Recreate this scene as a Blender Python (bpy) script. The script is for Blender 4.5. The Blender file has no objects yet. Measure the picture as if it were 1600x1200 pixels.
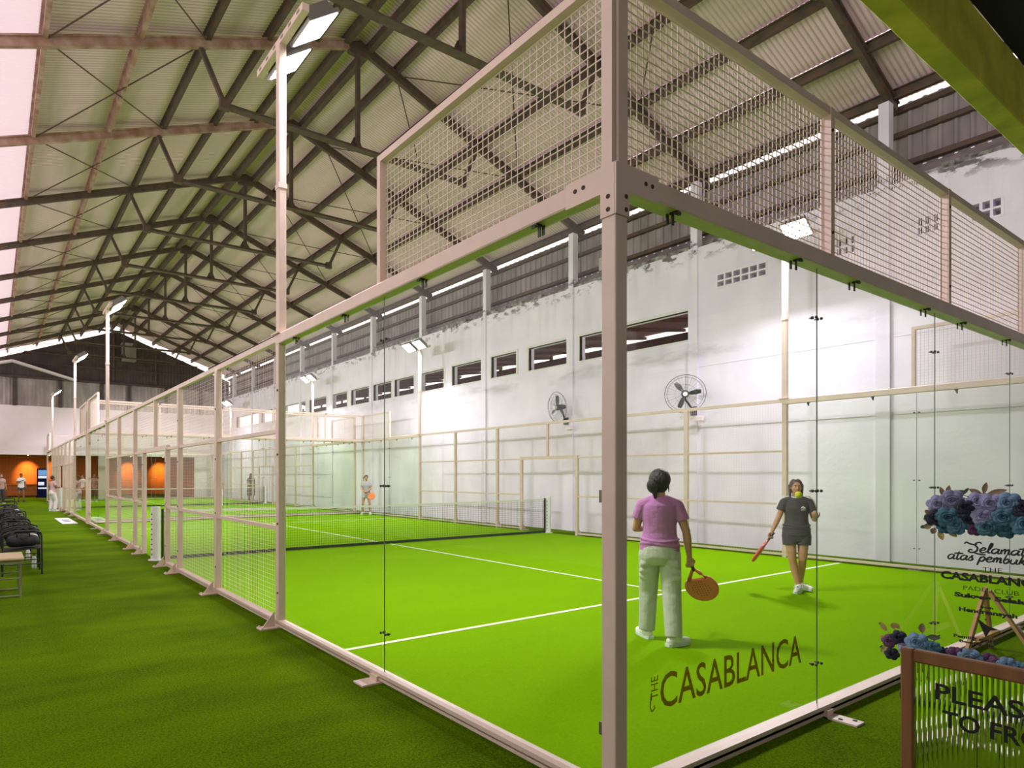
import bpy, bmesh, math, random
from mathutils import Vector, Matrix, Euler
random.seed(7)
PI = math.pi
S = bpy.context.scene
C = S.collection

# ------------------------------------------------------------------ camera
cam_d = bpy.data.cameras.new('camera')
cam = bpy.data.objects.new('camera', cam_d)
C.objects.link(cam)
cam.location = (-2.434, -1.917, 1.541)
cam.rotation_euler = (PI / 2, 0, -0.5785)
cam_d.sensor_width = 36.0
cam_d.lens = 36.0 * 979.93 / 1600
cam_d.shift_x = 171.63 / 1600
cam_d.shift_y = 142.5 / 1600
cam_d.clip_start = 0.05
cam_d.clip_end = 300
S.camera = cam

# ------------------------------------------------------------------ world, exposure
w = bpy.data.worlds.new('world')
S.world = w
w.use_nodes = True
wn = w.node_tree
bg = wn.nodes['Background']
bg.inputs['Color'].default_value = (1.0, 0.90, 0.88, 1)
bg.inputs['Strength'].default_value = 1.85
S.view_settings.view_transform = 'Standard'
S.view_settings.look = 'None'
S.view_settings.exposure = 0.0
S.view_settings.gamma = 1.0
S.view_settings.use_curve_mapping = False
try:
    S.cycles.use_denoising = True
    S.cycles.transparent_max_bounces = 40
    S.cycles.max_bounces = 9
    S.cycles.diffuse_bounces = 5
    S.cycles.glossy_bounces = 3
    S.cycles.transmission_bounces = 6
    S.cycles.sample_clamp_indirect = 6.0
    S.cycles.caustics_reflective = False
    S.cycles.caustics_refractive = False
except Exception:
    pass
LAMP_W = 172.0          # watts of each floodlight head
WARM_W = 90.0           # watts of each warm wall light in the far lounge

# ------------------------------------------------------------------ materials
def lin(c):
    c = c / 255.0
    return c / 12.92 if c <= 0.04045 else ((c + 0.055) / 1.055) ** 2.4
def rgb(r, g, b):
    return (lin(r), lin(g), lin(b), 1.0)

def mat(name, col, rough=0.6, metal=0.0, var=0.0, scale=8.0, bump=0.0, bscale=60.0, stretch=None, col2=None, spec=0.5, detail=4.0):
    m = bpy.data.materials.new(name)
    m.use_nodes = True
    nt = m.node_tree
    b = nt.nodes['Principled BSDF']
    b.inputs['Roughness'].default_value = rough
    b.inputs['Metallic'].default_value = metal
    b.inputs['Specular IOR Level'].default_value = spec
    b.inputs['Base Color'].default_value = col
    tc = nt.nodes.new('ShaderNodeTexCoord')
    mp = nt.nodes.new('ShaderNodeMapping')
    nt.links.new(tc.outputs['Object'], mp.inputs['Vector'])
    if stretch: mp.inputs['Scale'].default_value = stretch
    if var > 0 or col2:
        n = nt.nodes.new('ShaderNodeTexNoise')
        n.inputs['Scale'].default_value = scale
        n.inputs['Detail'].default_value = detail
        nt.links.new(mp.outputs['Vector'], n.inputs['Vector'])
        r = nt.nodes.new('ShaderNodeValToRGB')
        r.color_ramp.elements[0].position = 0.32
        r.color_ramp.elements[1].position = 0.68
        if col2 is None:
            col2 = tuple(min(1.0, x * (1 + var)) for x in col[:3]) + (1,)
            c1 = tuple(x * (1 - var) for x in col[:3]) + (1,)
        else:
            c1 = col
        r.color_ramp.elements[0].color = c1
        r.color_ramp.elements[1].color = col2
        nt.links.new(n.outputs['Fac'], r.inputs['Fac'])
        nt.links.new(r.outputs['Color'], b.inputs['Base Color'])
    if bump > 0:
        n2 = nt.nodes.new('ShaderNodeTexNoise')
        n2.inputs['Scale'].default_value = bscale
        n2.inputs['Detail'].default_value = 3.0
        nt.links.new(mp.outputs['Vector'], n2.inputs['Vector'])
        bp = nt.nodes.new('ShaderNodeBump')
        bp.inputs['Strength'].default_value = bump
        bp.inputs['Distance'].default_value = 0.02
        nt.links.new(n2.outputs['Fac'], bp.inputs['Height'])
        nt.links.new(bp.outputs['Normal'], b.inputs['Normal'])
    return m

def emit(name, col, strength):
    m = bpy.data.materials.new(name)
    m.use_nodes = True
    nt = m.node_tree
    nt.nodes.remove(nt.nodes['Principled BSDF'])
    e = nt.nodes.new('ShaderNodeEmission')
    e.inputs['Color'].default_value = col
    e.inputs['Strength'].default_value = strength
    nt.links.new(e.outputs[0], nt.nodes['Material Output'].inputs['Surface'])
    return m

def glass(name, tint, ior=1.5, haze=0.0):
    m = bpy.data.materials.new(name)
    m.use_nodes = True
    nt = m.node_tree
    nt.nodes.remove(nt.nodes['Principled BSDF'])
    t = nt.nodes.new('ShaderNodeBsdfTransparent')
    t.inputs['Color'].default_value = tint
    g = nt.nodes.new('ShaderNodeBsdfGlossy')
    g.inputs['Roughness'].default_value = 0.0
    f = nt.nodes.new('ShaderNodeFresnel')
    f.inputs['IOR'].default_value = ior
    geo = nt.nodes.new('ShaderNodeNewGeometry')
    inv = nt.nodes.new('ShaderNodeMath'); inv.operation = 'SUBTRACT'; inv.inputs[0].default_value = 1.0
    mul = nt.nodes.new('ShaderNodeMath'); mul.operation = 'MULTIPLY'
    nt.links.new(geo.outputs['Backfacing'], inv.inputs[1])
    nt.links.new(inv.outputs[0], mul.inputs[0])
    nt.links.new(f.outputs[0], mul.inputs[1])
    mx = nt.nodes.new('ShaderNodeMixShader')
    nt.links.new(mul.outputs[0], mx.inputs[0])
    nt.links.new(t.outputs[0], mx.inputs[1])
    nt.links.new(g.outputs[0], mx.inputs[2])
    out = mx
    if haze > 0:
        d = nt.nodes.new('ShaderNodeBsdfDiffuse')
        d.inputs['Color'].default_value = (0.8, 0.85, 0.8, 1)
        tr = nt.nodes.new('ShaderNodeTexNoise')
        tr.inputs['Scale'].default_value = 3.0
        m2 = nt.nodes.new('ShaderNodeMixShader')
        ml = nt.nodes.new('ShaderNodeMath'); ml.operation = 'MULTIPLY'; ml.inputs[1].default_value = haze * 2
        nt.links.new(tr.outputs['Fac'], ml.inputs[0])
        nt.links.new(ml.outputs[0], m2.inputs[0])
        nt.links.new(mx.outputs[0], m2.inputs[1])
        nt.links.new(d.outputs[0], m2.inputs[2])
        out = m2
    nt.links.new(out.outputs[0], nt.nodes['Material Output'].inputs['Surface'])
    return m

def film(name, col, see, tint=(1, 1, 1, 1)):
    """printed film on glass: diffuse ink that lets a share of what is behind it through"""
    m = bpy.data.materials.new(name)
    m.use_nodes = True
    nt = m.node_tree
    nt.nodes.remove(nt.nodes['Principled BSDF'])
    t = nt.nodes.new('ShaderNodeBsdfTransparent')
    t.inputs['Color'].default_value = tint
    d = nt.nodes.new('ShaderNodeBsdfDiffuse')
    d.inputs['Color'].default_value = col
    mx = nt.nodes.new('ShaderNodeMixShader')
    mx.inputs[0].default_value = see
    nt.links.new(d.outputs[0], mx.inputs[1])
    nt.links.new(t.outputs[0], mx.inputs[2])
    nt.links.new(mx.outputs[0], nt.nodes['Material Output'].inputs['Surface'])
    return m

def translucent(name, col, k=0.6):
    m = bpy.data.materials.new(name)
    m.use_nodes = True
    nt = m.node_tree
    nt.nodes.remove(nt.nodes['Principled BSDF'])
    t = nt.nodes.new('ShaderNodeBsdfTranslucent')
    t.inputs['Color'].default_value = col
    d = nt.nodes.new('ShaderNodeBsdfDiffuse')
    d.inputs['Color'].default_value = col
    mx = nt.nodes.new('ShaderNodeMixShader')
    mx.inputs[0].default_value = k
    nt.links.new(d.outputs[0], mx.inputs[1])
    nt.links.new(t.outputs[0], mx.inputs[2])
    nt.links.new(mx.outputs[0], nt.nodes['Material Output'].inputs['Surface'])
    return m

def turf_mat(name, c_dark, c_light, fibre=220.0, bump=0.6, patch=(0.5, 2.2, 1), wp=0.3, tuft=45.0):
    m = bpy.data.materials.new(name)
    m.use_nodes = True
    nt = m.node_tree
    b = nt.nodes['Principled BSDF']
    b.inputs['Roughness'].default_value = 0.9
    b.inputs['Specular IOR Level'].default_value = 0.02
    tc = nt.nodes.new('ShaderNodeTexCoord')
    def noise(scale, det, rough, stretch=None):
        n = nt.nodes.new('ShaderNodeTexNoise')
        n.inputs['Scale'].default_value = scale; n.inputs['Detail'].default_value = det; n.inputs['Roughness'].default_value = rough
        if stretch:
            mp = nt.nodes.new('ShaderNodeMapping'); mp.inputs['Scale'].default_value = stretch
            nt.links.new(tc.outputs['Object'], mp.inputs['Vector']); nt.links.new(mp.outputs['Vector'], n.inputs['Vector'])
        else: nt.links.new(tc.outputs['Object'], n.inputs['Vector'])
        return n
    def mad(a, k, c):
        q = nt.nodes.new('ShaderNodeMath'); q.operation = 'MULTIPLY_ADD'; q.inputs[1].default_value = k
        nt.links.new(a.outputs['Fac'] if 'Fac' in a.outputs else a.outputs[0], q.inputs[0])
        if c is None: q.inputs[2].default_value = 0.0
        else: nt.links.new(c.outputs[0], q.inputs[2])
        return q
    fine = noise(fibre, 2.0, 0.6)
    mid = noise(tuft, 4.0, 0.75)
    pat = noise(0.9, 5.0, 0.6, patch)
    wf = (1 - wp) * 0.45; wm = (1 - wp) * 0.55
    mixf = mad(pat, wp, mad(mid, wm, mad(fine, wf, None)))
    r = nt.nodes.new('ShaderNodeValToRGB')
    r.color_ramp.elements[0].position = 0.42
    r.color_ramp.elements[0].color = c_dark
    r.color_ramp.elements[1].position = 0.58
    r.color_ramp.elements[1].color = c_light
    nt.links.new(mixf.outputs[0], r.inputs['Fac'])
    nt.links.new(r.outputs['Color'], b.inputs['Base Color'])
    bp = nt.nodes.new('ShaderNodeBump')
    bp.inputs['Strength'].default_value = bump
    bp.inputs['Distance'].default_value = 0.03
    hgt = mad(mid, 0.7, mad(fine, 0.3, None))
    nt.links.new(hgt.outputs[0], bp.inputs['Height'])
    nt.links.new(bp.outputs['Normal'], b.inputs['Normal'])
    return m

def sheet_mat(name, c1, c2, groove, bounce_tint, pitch):
    """weathered corrugated sheet: dirt and occlusion shade painted in the grooves, green bounce light in blotches"""
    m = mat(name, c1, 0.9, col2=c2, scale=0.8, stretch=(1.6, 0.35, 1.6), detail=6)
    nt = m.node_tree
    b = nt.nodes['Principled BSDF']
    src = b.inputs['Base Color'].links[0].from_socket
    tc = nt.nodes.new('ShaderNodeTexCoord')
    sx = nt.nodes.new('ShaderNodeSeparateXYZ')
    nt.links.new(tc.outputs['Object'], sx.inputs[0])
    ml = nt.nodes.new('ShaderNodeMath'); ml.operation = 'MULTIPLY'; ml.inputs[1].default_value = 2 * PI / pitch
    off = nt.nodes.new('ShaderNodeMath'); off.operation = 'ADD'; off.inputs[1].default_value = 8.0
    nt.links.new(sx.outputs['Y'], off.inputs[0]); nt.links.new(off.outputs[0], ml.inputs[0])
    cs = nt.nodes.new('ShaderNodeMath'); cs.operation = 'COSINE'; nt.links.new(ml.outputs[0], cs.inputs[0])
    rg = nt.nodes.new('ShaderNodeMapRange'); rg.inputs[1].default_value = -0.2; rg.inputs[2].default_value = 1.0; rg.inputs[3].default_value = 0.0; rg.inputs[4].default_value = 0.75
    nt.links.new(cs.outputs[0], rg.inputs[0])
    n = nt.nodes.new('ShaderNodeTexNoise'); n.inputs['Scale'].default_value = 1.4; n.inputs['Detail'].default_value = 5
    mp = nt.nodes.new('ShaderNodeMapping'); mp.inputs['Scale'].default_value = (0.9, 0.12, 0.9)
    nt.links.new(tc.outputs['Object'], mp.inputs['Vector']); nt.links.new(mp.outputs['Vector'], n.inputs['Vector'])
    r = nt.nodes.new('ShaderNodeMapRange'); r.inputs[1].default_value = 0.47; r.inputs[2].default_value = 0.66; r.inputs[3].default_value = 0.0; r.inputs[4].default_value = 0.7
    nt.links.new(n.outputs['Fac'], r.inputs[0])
    m1 = nt.nodes.new('ShaderNodeMixRGB'); m1.inputs[2].default_value = bounce_tint  # green light bounced up from the turf, painted as blotches
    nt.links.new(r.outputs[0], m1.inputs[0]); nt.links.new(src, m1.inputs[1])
    m2 = nt.nodes.new('ShaderNodeMixRGB'); m2.inputs[2].default_value = groove  # occlusion shade and dirt painted along the corrugation
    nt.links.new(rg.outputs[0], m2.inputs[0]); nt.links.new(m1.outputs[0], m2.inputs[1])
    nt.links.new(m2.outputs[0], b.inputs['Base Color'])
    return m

M = {}
M['turf'] = turf_mat('surround_turf', (0.040, 0.088, 0.0003, 1), (0.165, 0.300, 0.0008, 1), 190, 1.0, (0.6, 1.5, 1), 0.22, 60)
M['court'] = turf_mat('court_turf', (0.160, 0.355, 0.0003, 1), (0.205, 0.425, 0.0005, 1), 190, 0.55, (0.5, 1.2, 1), 0.2, 60)
M['line'] = mat('white_line_turf', (0.75, 0.80, 0.55, 1), 0.9, spec=0.1, bump=0.3, bscale=200)
M['steel'] = mat('cream_painted_steel', (0.71, 0.565, 0.485, 1), 0.45, var=0.05, scale=5)
M['wire'] = mat('cream_painted_wire', (0.78, 0.65, 0.59, 1), 0.5)
M['galv'] = mat('galvanised_bolt_metal', (0.25, 0.24, 0.22, 1), 0.4, 0.7)
M['black'] = mat('black_clip', (0.02, 0.02, 0.018, 1), 0.5)
M['hole'] = mat('dark_bolt_hole', (0.05, 0.035, 0.02, 1), 0.8)
M['seam'] = mat('dark_glass_edge', (0.13, 0.16, 0.12, 1), 0.4)
M['glass'] = glass('court_glass', (0.955, 0.98, 0.94, 1), 1.28)
M['wall'] = mat('white_washed_wall', (0.79, 0.735, 0.88, 1), 0.85, col2=(0.90, 0.845, 0.98, 1), scale=1.3, bump=0.25, bscale=9, detail=8)
def stain_wall(m):
    """peeling dark patches under the broken top edge and grey damp stains lower down"""
    nt = m.node_tree
    b = nt.nodes['Principled BSDF']
    src = b.inputs['Base Color'].links[0].from_socket
    tc = nt.nodes.new('ShaderNodeTexCoord')
    sx = nt.nodes.new('ShaderNodeSeparateXYZ'); nt.links.new(tc.outputs['Object'], sx.inputs[0])
    def layer(z0, z1, z2, z3, scale, stretch, lo, hi, amount, col, src):
        mp = nt.nodes.new('ShaderNodeMapping'); mp.inputs['Scale'].default_value = stretch; nt.links.new(tc.outputs['Object'], mp.inputs['Vector'])
        n = nt.nodes.new('ShaderNodeTexNoise'); n.inputs['Scale'].default_value = scale; n.inputs['Detail'].default_value = 6; n.inputs['Roughness'].default_value = 0.65
        nt.links.new(mp.outputs['Vector'], n.inputs['Vector'])
        r = nt.nodes.new('ShaderNodeMapRange'); r.inputs[1].default_value = lo; r.inputs[2].default_value = hi; nt.links.new(n.outputs['Fac'], r.inputs[0])
        up = nt.nodes.new('ShaderNodeMapRange'); up.inputs[1].default_value = z0; up.inputs[2].default_value = z1; nt.links.new(sx.outputs['Z'], up.inputs[0])
        dn = nt.nodes.new('ShaderNodeMapRange'); dn.inputs[1].default_value = z2; dn.inputs[2].default_value = z3; dn.inputs[3].default_value = 1; dn.inputs[4].default_value = 0; nt.links.new(sx.outputs['Z'], dn.inputs[0])
        a = nt.nodes.new('ShaderNodeMath'); a.operation = 'MULTIPLY'; nt.links.new(r.outputs[0], a.inputs[0]); nt.links.new(up.outputs[0], a.inputs[1])
        c = nt.nodes.new('ShaderNodeMath'); c.operation = 'MULTIPLY'; nt.links.new(a.outputs[0], c.inputs[0]); nt.links.new(dn.outputs[0], c.inputs[1])
        d = nt.nodes.new('ShaderNodeMath'); d.operation = 'MULTIPLY'; d.inputs[1].default_value = amount; nt.links.new(c.outputs[0], d.inputs[0])
        x = nt.nodes.new('ShaderNodeMixRGB'); x.inputs[2].default_value = col; nt.links.new(d.outputs[0], x.inputs[0]); nt.links.new(src, x.inputs[1])
        return x.outputs[0]
    o = layer(6.38, 6.62, 6.9, 7.0, 3.2, (1, 1, 1.8), 0.52, 0.60, 0.9, (0.10, 0.09, 0.09, 1), src)
    o = layer(5.2, 6.6, 6.9, 7.0, 1.1, (1, 3.0, 0.25), 0.5, 0.75, 0.45, (0.45, 0.43, 0.45, 1), o)
    o = layer(3.9, 4.25, 4.4, 4.75, 0.8, (1, 0.8, 3.0), 0.48, 0.68, 0.55, (0.38, 0.37, 0.39, 1), o)
    o = layer(-1, 0, 8, 9, 0.5, (1, 1.6, 0.5), 0.55, 0.8, 0.3, (0.55, 0.52, 0.52, 1), o)
    nt.links.new(o, b.inputs['Base Color'])
stain_wall(M['wall'])
M['wall_bare'] = mat('crumbling_wall_edge', (0.42, 0.40, 0.40, 1), 0.95, col2=(0.06, 0.055, 0.05, 1), scale=7, bump=0.8, bscale=12)
M['plain_wall'] = mat('cream_wall', (0.84, 0.74, 0.78, 1), 0.85, var=0.05, scale=1.0)
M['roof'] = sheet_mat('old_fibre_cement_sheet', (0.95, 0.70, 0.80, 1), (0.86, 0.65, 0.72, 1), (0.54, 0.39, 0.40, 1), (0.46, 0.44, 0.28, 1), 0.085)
M['clear_roof'] = translucent('translucent_roof_sheet', (0.66, 0.55, 0.585, 1), 0.75)
M['clad'] = mat('grey_corrugated_cladding', (0.42, 0.36, 0.36, 1), 0.8, col2=(0.25, 0.21, 0.21, 1), scale=2.5, stretch=(1, 1, 0.3))
M['clad_dark'] = mat('dark_brown_cladding', (0.10, 0.07, 0.072, 1), 0.85, col2=(0.065, 0.045, 0.045, 1), scale=1.5)
M['iron'] = mat('rusty_brown_steel', (0.075, 0.055, 0.045, 1), 0.75, col2=(0.14, 0.085, 0.06, 1), scale=6)
M['rust'] = mat('orange_rust_steel', (0.30, 0.15, 0.10, 1), 0.8, col2=(0.52, 0.36, 0.30, 1), scale=4)
M['beam'] = mat('bounce_green_beam', (0.62, 0.58, 0.05, 1), 0.9, col2=(0.34, 0.36, 0.02, 1), scale=3.2, bump=0.3, bscale=6)  # green light from the turf put into the beam colour
M['dark'] = mat('dark_soffit', (0.02, 0.022, 0.02, 1), 0.9)
M['window_frame'] = mat('pale_window_surround', (0.74, 0.72, 0.72, 1), 0.8)
M['shed'] = mat('brown_red_shed_roof', (0.16, 0.075, 0.055, 1), 0.85, col2=(0.10, 0.055, 0.045, 1), scale=3)
M['white'] = mat('white_paint', (0.8, 0.8, 0.78, 1), 0.5)
M['net'] = mat('black_net_cord', (0.02, 0.03, 0.015, 1), 0.9)
M['tape'] = mat('white_net_tape', (0.62, 0.66, 0.52, 1), 0.8)
M['wood'] = mat('walnut_wood', (0.15, 0.062, 0.018, 1), 0.6, col2=(0.22, 0.095, 0.03, 1), scale=3, stretch=(6, 6, 0.7), bump=0.1, bscale=30)
M['pine'] = mat('pale_pine_wood', (0.50, 0.30, 0.12, 1), 0.6, col2=(0.42, 0.24, 0.09, 1), scale=4, stretch=(5, 5, 0.7))
M['lounge'] = mat('orange_brown_panelling', (0.55, 0.22, 0.07, 1), 0.7, col2=(0.46, 0.17, 0.05, 1), scale=2.0, stretch=(4, 1, 0.4))
M['lounge_dark'] = mat('brown_counter', (0.30, 0.11, 0.04, 1), 0.6, var=0.15)
M['led'] = emit('floodlight_led', (1.0, 0.97, 0.92, 1), 40.0)
M['warm'] = emit('warm_bulb', (1.0, 0.5, 0.15, 1), 14.0)
M['screen_blue'] = emit('screen_blue', rgb(120, 170, 215), 0.9)
M['screen_white'] = emit('screen_white', rgb(235, 240, 250), 0.9)
M['screen_navy'] = emit('screen_navy', rgb(25, 28, 60), 0.5)
M['ink'] = mat('black_ink', (0.006, 0.006, 0.006, 1), 0.5)
M['ink_grey'] = film('grey_ink', (0.08, 0.07, 0.05, 1), 0.25)
M['glass_print'] = film('brown_film_print', (0.16, 0.09, 0.01, 1), 0.90, (0.64, 0.42, 0.36, 1))
M['acrylic'] = glass('clear_acrylic', (0.985, 0.99, 0.985, 1), 1.25)
M['black_metal'] = mat('black_powder_coat', (0.018, 0.018, 0.018, 1), 0.45, 0.2)
M['bag'] = mat('charcoal_nylon', (0.022, 0.022, 0.026, 1), 0.6, var=0.3, scale=20, bump=0.4, bscale=25)
M['bag_white'] = mat('white_bag_print', (0.75, 0.72, 0.68, 1), 0.6)
M['bench_top'] = mat('tan_laminate', (0.50, 0.38, 0.22, 1), 0.5, var=0.08, scale=6)
M['bench_leg'] = mat('olive_steel_tube', (0.20, 0.22, 0.10, 1), 0.5)
M['skin'] = mat('skin', (0.50, 0.27, 0.15, 1), 0.55, var=0.06, scale=14)
M['skin_dark'] = mat('brown_skin', (0.22, 0.11, 0.07, 1), 0.55)
M['hair'] = mat('dark_hair', (0.022, 0.018, 0.016, 1), 0.5, var=0.4, scale=60, stretch=(1, 1, 0.15), bump=0.8, bscale=70)
M['hair_brown'] = mat('brown_hair', (0.095, 0.06, 0.045, 1), 0.5, var=0.3, scale=50)
M['purple'] = mat('orchid_pink_cotton', (0.45, 0.19, 0.42, 1), 0.85, var=0.08, scale=9, bump=0.5, bscale=14)
M['sage'] = mat('pale_sage_fabric', (0.47, 0.52, 0.40, 1), 0.85, var=0.06, scale=10, bump=0.6, bscale=12)
M['tee_black'] = mat('charcoal_cotton', (0.065, 0.06, 0.058, 1), 0.85, bump=0.4, bscale=16)
M['tee_white'] = mat('white_cotton', (0.72, 0.70, 0.68, 1), 0.85, bump=0.3, bscale=18)
M['tee_grey'] = mat('grey_cotton', (0.40, 0.40, 0.42, 1), 0.85)
M['tee_pink'] = mat('dusty_pink_cotton', (0.50, 0.33, 0.30, 1), 0.85)
M['cloth_dark'] = mat('dark_grey_cloth', (0.055, 0.055, 0.06, 1), 0.9)
M['shoe_white'] = mat('white_shoe', (0.78, 0.80, 0.76, 1), 0.6)
M['shoe_sole'] = mat('pale_mint_sole', (0.60, 0.72, 0.60, 1), 0.7)
M['shoe_dark'] = mat('dark_shoe', (0.03, 0.03, 0.03, 1), 0.6)
M['racket'] = mat('coral_red_racket', (0.80, 0.17, 0.07, 1), 0.35, col2=(0.66, 0.24, 0.13, 1), scale=9)
M['racket_orange'] = mat('orange_racket', (0.85, 0.20, 0.03, 1), 0.4)
M['racket_pink'] = mat('pink_red_racket', (0.62, 0.10, 0.09, 1), 0.4)
M['racket_dark'] = mat('dark_racket_rim', (0.03, 0.025, 0.03, 1), 0.4)
M['ball'] = mat('yellow_felt', (0.65, 0.68, 0.02, 1), 0.9, bump=0.5, bscale=300)
M['lip'] = mat('lips', (0.42, 0.12, 0.10, 1), 0.5)
M['fan_grey'] = mat('grey_fan_wire', (0.20, 0.20, 0.21, 1), 0.4, 0.5)
M['fan_dark'] = mat('dark_fan_blade', (0.05, 0.05, 0.055, 1), 0.4)
for k, c, c2 in (('rose_blue', (0.15, 0.26, 0.40, 1), (0.10, 0.18, 0.30, 1)), ('rose_lilac', (0.27, 0.27, 0.46, 1), (0.20, 0.20, 0.36, 1)),
                 ('rose_teal', (0.06, 0.17, 0.24, 1), (0.04, 0.12, 0.18, 1)), ('rose_navy', (0.012, 0.015, 0.035, 1), (0.02, 0.02, 0.05, 1)),
                 ('rose_plum', (0.13, 0.05, 0.13, 1), (0.09, 0.035, 0.09, 1)), ('leaf_brown', (0.16, 0.10, 0.06, 1), (0.22, 0.15, 0.08, 1)),
                 ('leaf_gold', (0.42, 0.33, 0.10, 1), (0.34, 0.25, 0.07, 1)), ('leaf_dark', (0.03, 0.05, 0.03, 1), (0.05, 0.07, 0.04, 1))):
    M[k] = mat(k, c, 0.75, col2=c2, scale=30)
# ribbed clear panel of the wooden sign
def reeded():
    m = bpy.data.materials.new('reeded_clear_acrylic')
    m.use_nodes = True
    b = m.node_tree.nodes['Principled BSDF']
    b.inputs['Base Color'].default_value = (0.96, 0.98, 0.95, 1)
    b.inputs['Roughness'].default_value = 0.05
    b.inputs['IOR'].default_value = 1.3
    b.inputs['Transmission Weight'].default_value = 1.0
    return m
M['reeded'] = reeded()
# ------------------------------------------------------------------ mesh helpers
def vec(*a): return Vector(a)
class MB:
    def __init__(s): s.v = []; s.f = []; s.mi = []; s.cur = 0
    def add(s, vs, fs):
        o = len(s.v)
        s.v += [tuple(p) for p in vs]
        s.f += [tuple(i + o for i in f) for f in fs]
        s.mi += [s.cur] * len(fs)
        return s
    def box(s, a, b):
        x0, x1 = sorted((a[0], b[0])); y0, y1 = sorted((a[1], b[1])); z0, z1 = sorted((a[2], b[2]))
        s.add([(x0, y0, z0), (x1, y0, z0), (x1, y1, z0), (x0, y1, z0), (x0, y0, z1), (x1, y0, z1), (x1, y1, z1), (x0, y1, z1)],
              [(0, 3, 2, 1), (4, 5, 6, 7), (0, 1, 5, 4), (1, 2, 6, 5), (2, 3, 7, 6), (3, 0, 4, 7)])
        return s
    def bevel_box(s, a, b, c):
        """box with its upright and top edges chamfered by c"""
        x0, x1 = sorted((a[0], b[0])); y0, y1 = sorted((a[1], b[1])); z0, z1 = sorted((a[2], b[2]))
        def ring(z, k):
            X0, X1, Y0, Y1 = x0 + k, x1 - k, y0 + k, y1 - k
            return [(X0 + c, Y0, z), (X1 - c, Y0, z), (X1, Y0 + c, z), (X1, Y1 - c, z), (X1 - c, Y1, z), (X0 + c, Y1, z), (X0, Y1 - c, z), (X0, Y0 + c, z)]
        s.rings([ring(z0, c * 0.7), ring(z0 + c, 0), ring(z1 - c, 0), ring(z1, c * 0.7)])
        return s
    def rings(s, R, cap=True, closed=True):
        n = len(R[0]); vs = [p for r in R for p in r]; fs = []
        for i in range(len(R) - 1):
            for j in range(n if closed else n - 1):
                k = (j + 1) % n
                fs.append((i * n + j, i * n + k, (i + 1) * n + k, (i + 1) * n + j))
        if cap:
            fs.append(tuple(range(n - 1, -1, -1)))
            fs.append(tuple((len(R) - 1) * n + j for j in range(n)))
        s.add(vs, fs); return s
    def frame(s, d, up=None):
        d = Vector(d).normalized()
        u = Vector(up) if up is not None else (Vector((0, 0, 1)) if abs(d.z) < 0.9 else Vector((0, 1, 0)))
        x = d.cross(u).normalized(); y = x.cross(d).normalized()
        return d, x, y
    def bar(s, p, q, wd, ht, up=None):
        p, q = Vector(p), Vector(q); d, x, y = s.frame(q - p, up)
        R = [[c + x * (a * wd / 2) + y * (b * ht / 2) for a, b in ((-1, -1), (1, -1), (1, 1), (-1, 1))] for c in (p, q)]
        s.rings(R); return s
    def angle(s, p, q, wd, t, up=None):
        """steel angle section"""
        p, q = Vector(p), Vector(q); d, x, y = s.frame(q - p, up)
        sec = [(0, 0), (wd, 0), (wd, t), (t, t), (t, wd), (0, wd)]
        s.rings([[c + x * (a - wd / 2) + y * (b - wd / 2) for a, b in sec] for c in (p, q)]); return s
    def tube(s, p, q, r, n=8, r2=None):
        p, q = Vector(p), Vector(q); d, x, y = s.frame(q - p); r2 = r if r2 is None else r2
        s.rings([[c + x * (math.cos(2 * PI * i / n) * rr) + y * (math.sin(2 * PI * i / n) * rr) for i in range(n)] for c, rr in ((p, r), (q, r2))]); return s
    def poly(s, pts, r, n=8, close=False):
        """round tube along a path"""
        P = [Vector(p) for p in pts]; R = []
        m = len(P); prev = None
        for i in range(m):
            if close: t = P[(i + 1) % m] - P[i - 1]
            else: t = P[min(i + 1, m - 1)] - P[max(i - 1, 0)]
            t.normalize()
            if prev is None: d, x, y = s.frame(t)
            else:
                x = (prev - t * prev.dot(t)).normalized(); y = t.cross(x)
            prev = x
            rr = r[i] if isinstance(r, (list, tuple)) else r
            R.append([P[i] + x * (math.cos(2 * PI * k / n) * rr) + y * (math.sin(2 * PI * k / n) * rr) for k in range(n)])
        if close: R.append(R[0])
        s.rings(R, cap=not close); return s
    def ell(s, c, r, nu=12, nv=8, rot=None):
        c = Vector(c); R = []
        for i in range(1, nv):
            t = PI * i / nv
            ring = []
            for j in range(nu):
                a = 2 * PI * j / nu
                p = Vector((r[0] * math.sin(t) * math.cos(a), r[1] * math.sin(t) * math.sin(a), -r[2] * math.cos(t)))
                if rot is not None: p = rot @ p
                ring.append(c + p)
            R.append(ring)
        e = Vector((0, 0, r[2]))
        if rot is not None: e = rot @ e
        o = len(s.v)
        vs = [p for q in R for p in q] + [c - e, c + e]
        fs = []
        n = nu
        for i in range(len(R) - 1):
            for j in range(n):
                k = (j + 1) % n
                fs.append((i * n + j, i * n + k, (i + 1) * n + k, (i + 1) * n + j))
        b = len(R) * n
        for j in range(n):
            k = (j + 1) % n
            fs.append((b, k, j)); fs.append((b + 1, (len(R) - 1) * n + j, (len(R) - 1) * n + k))
        s.add(vs, fs); return s
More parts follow.
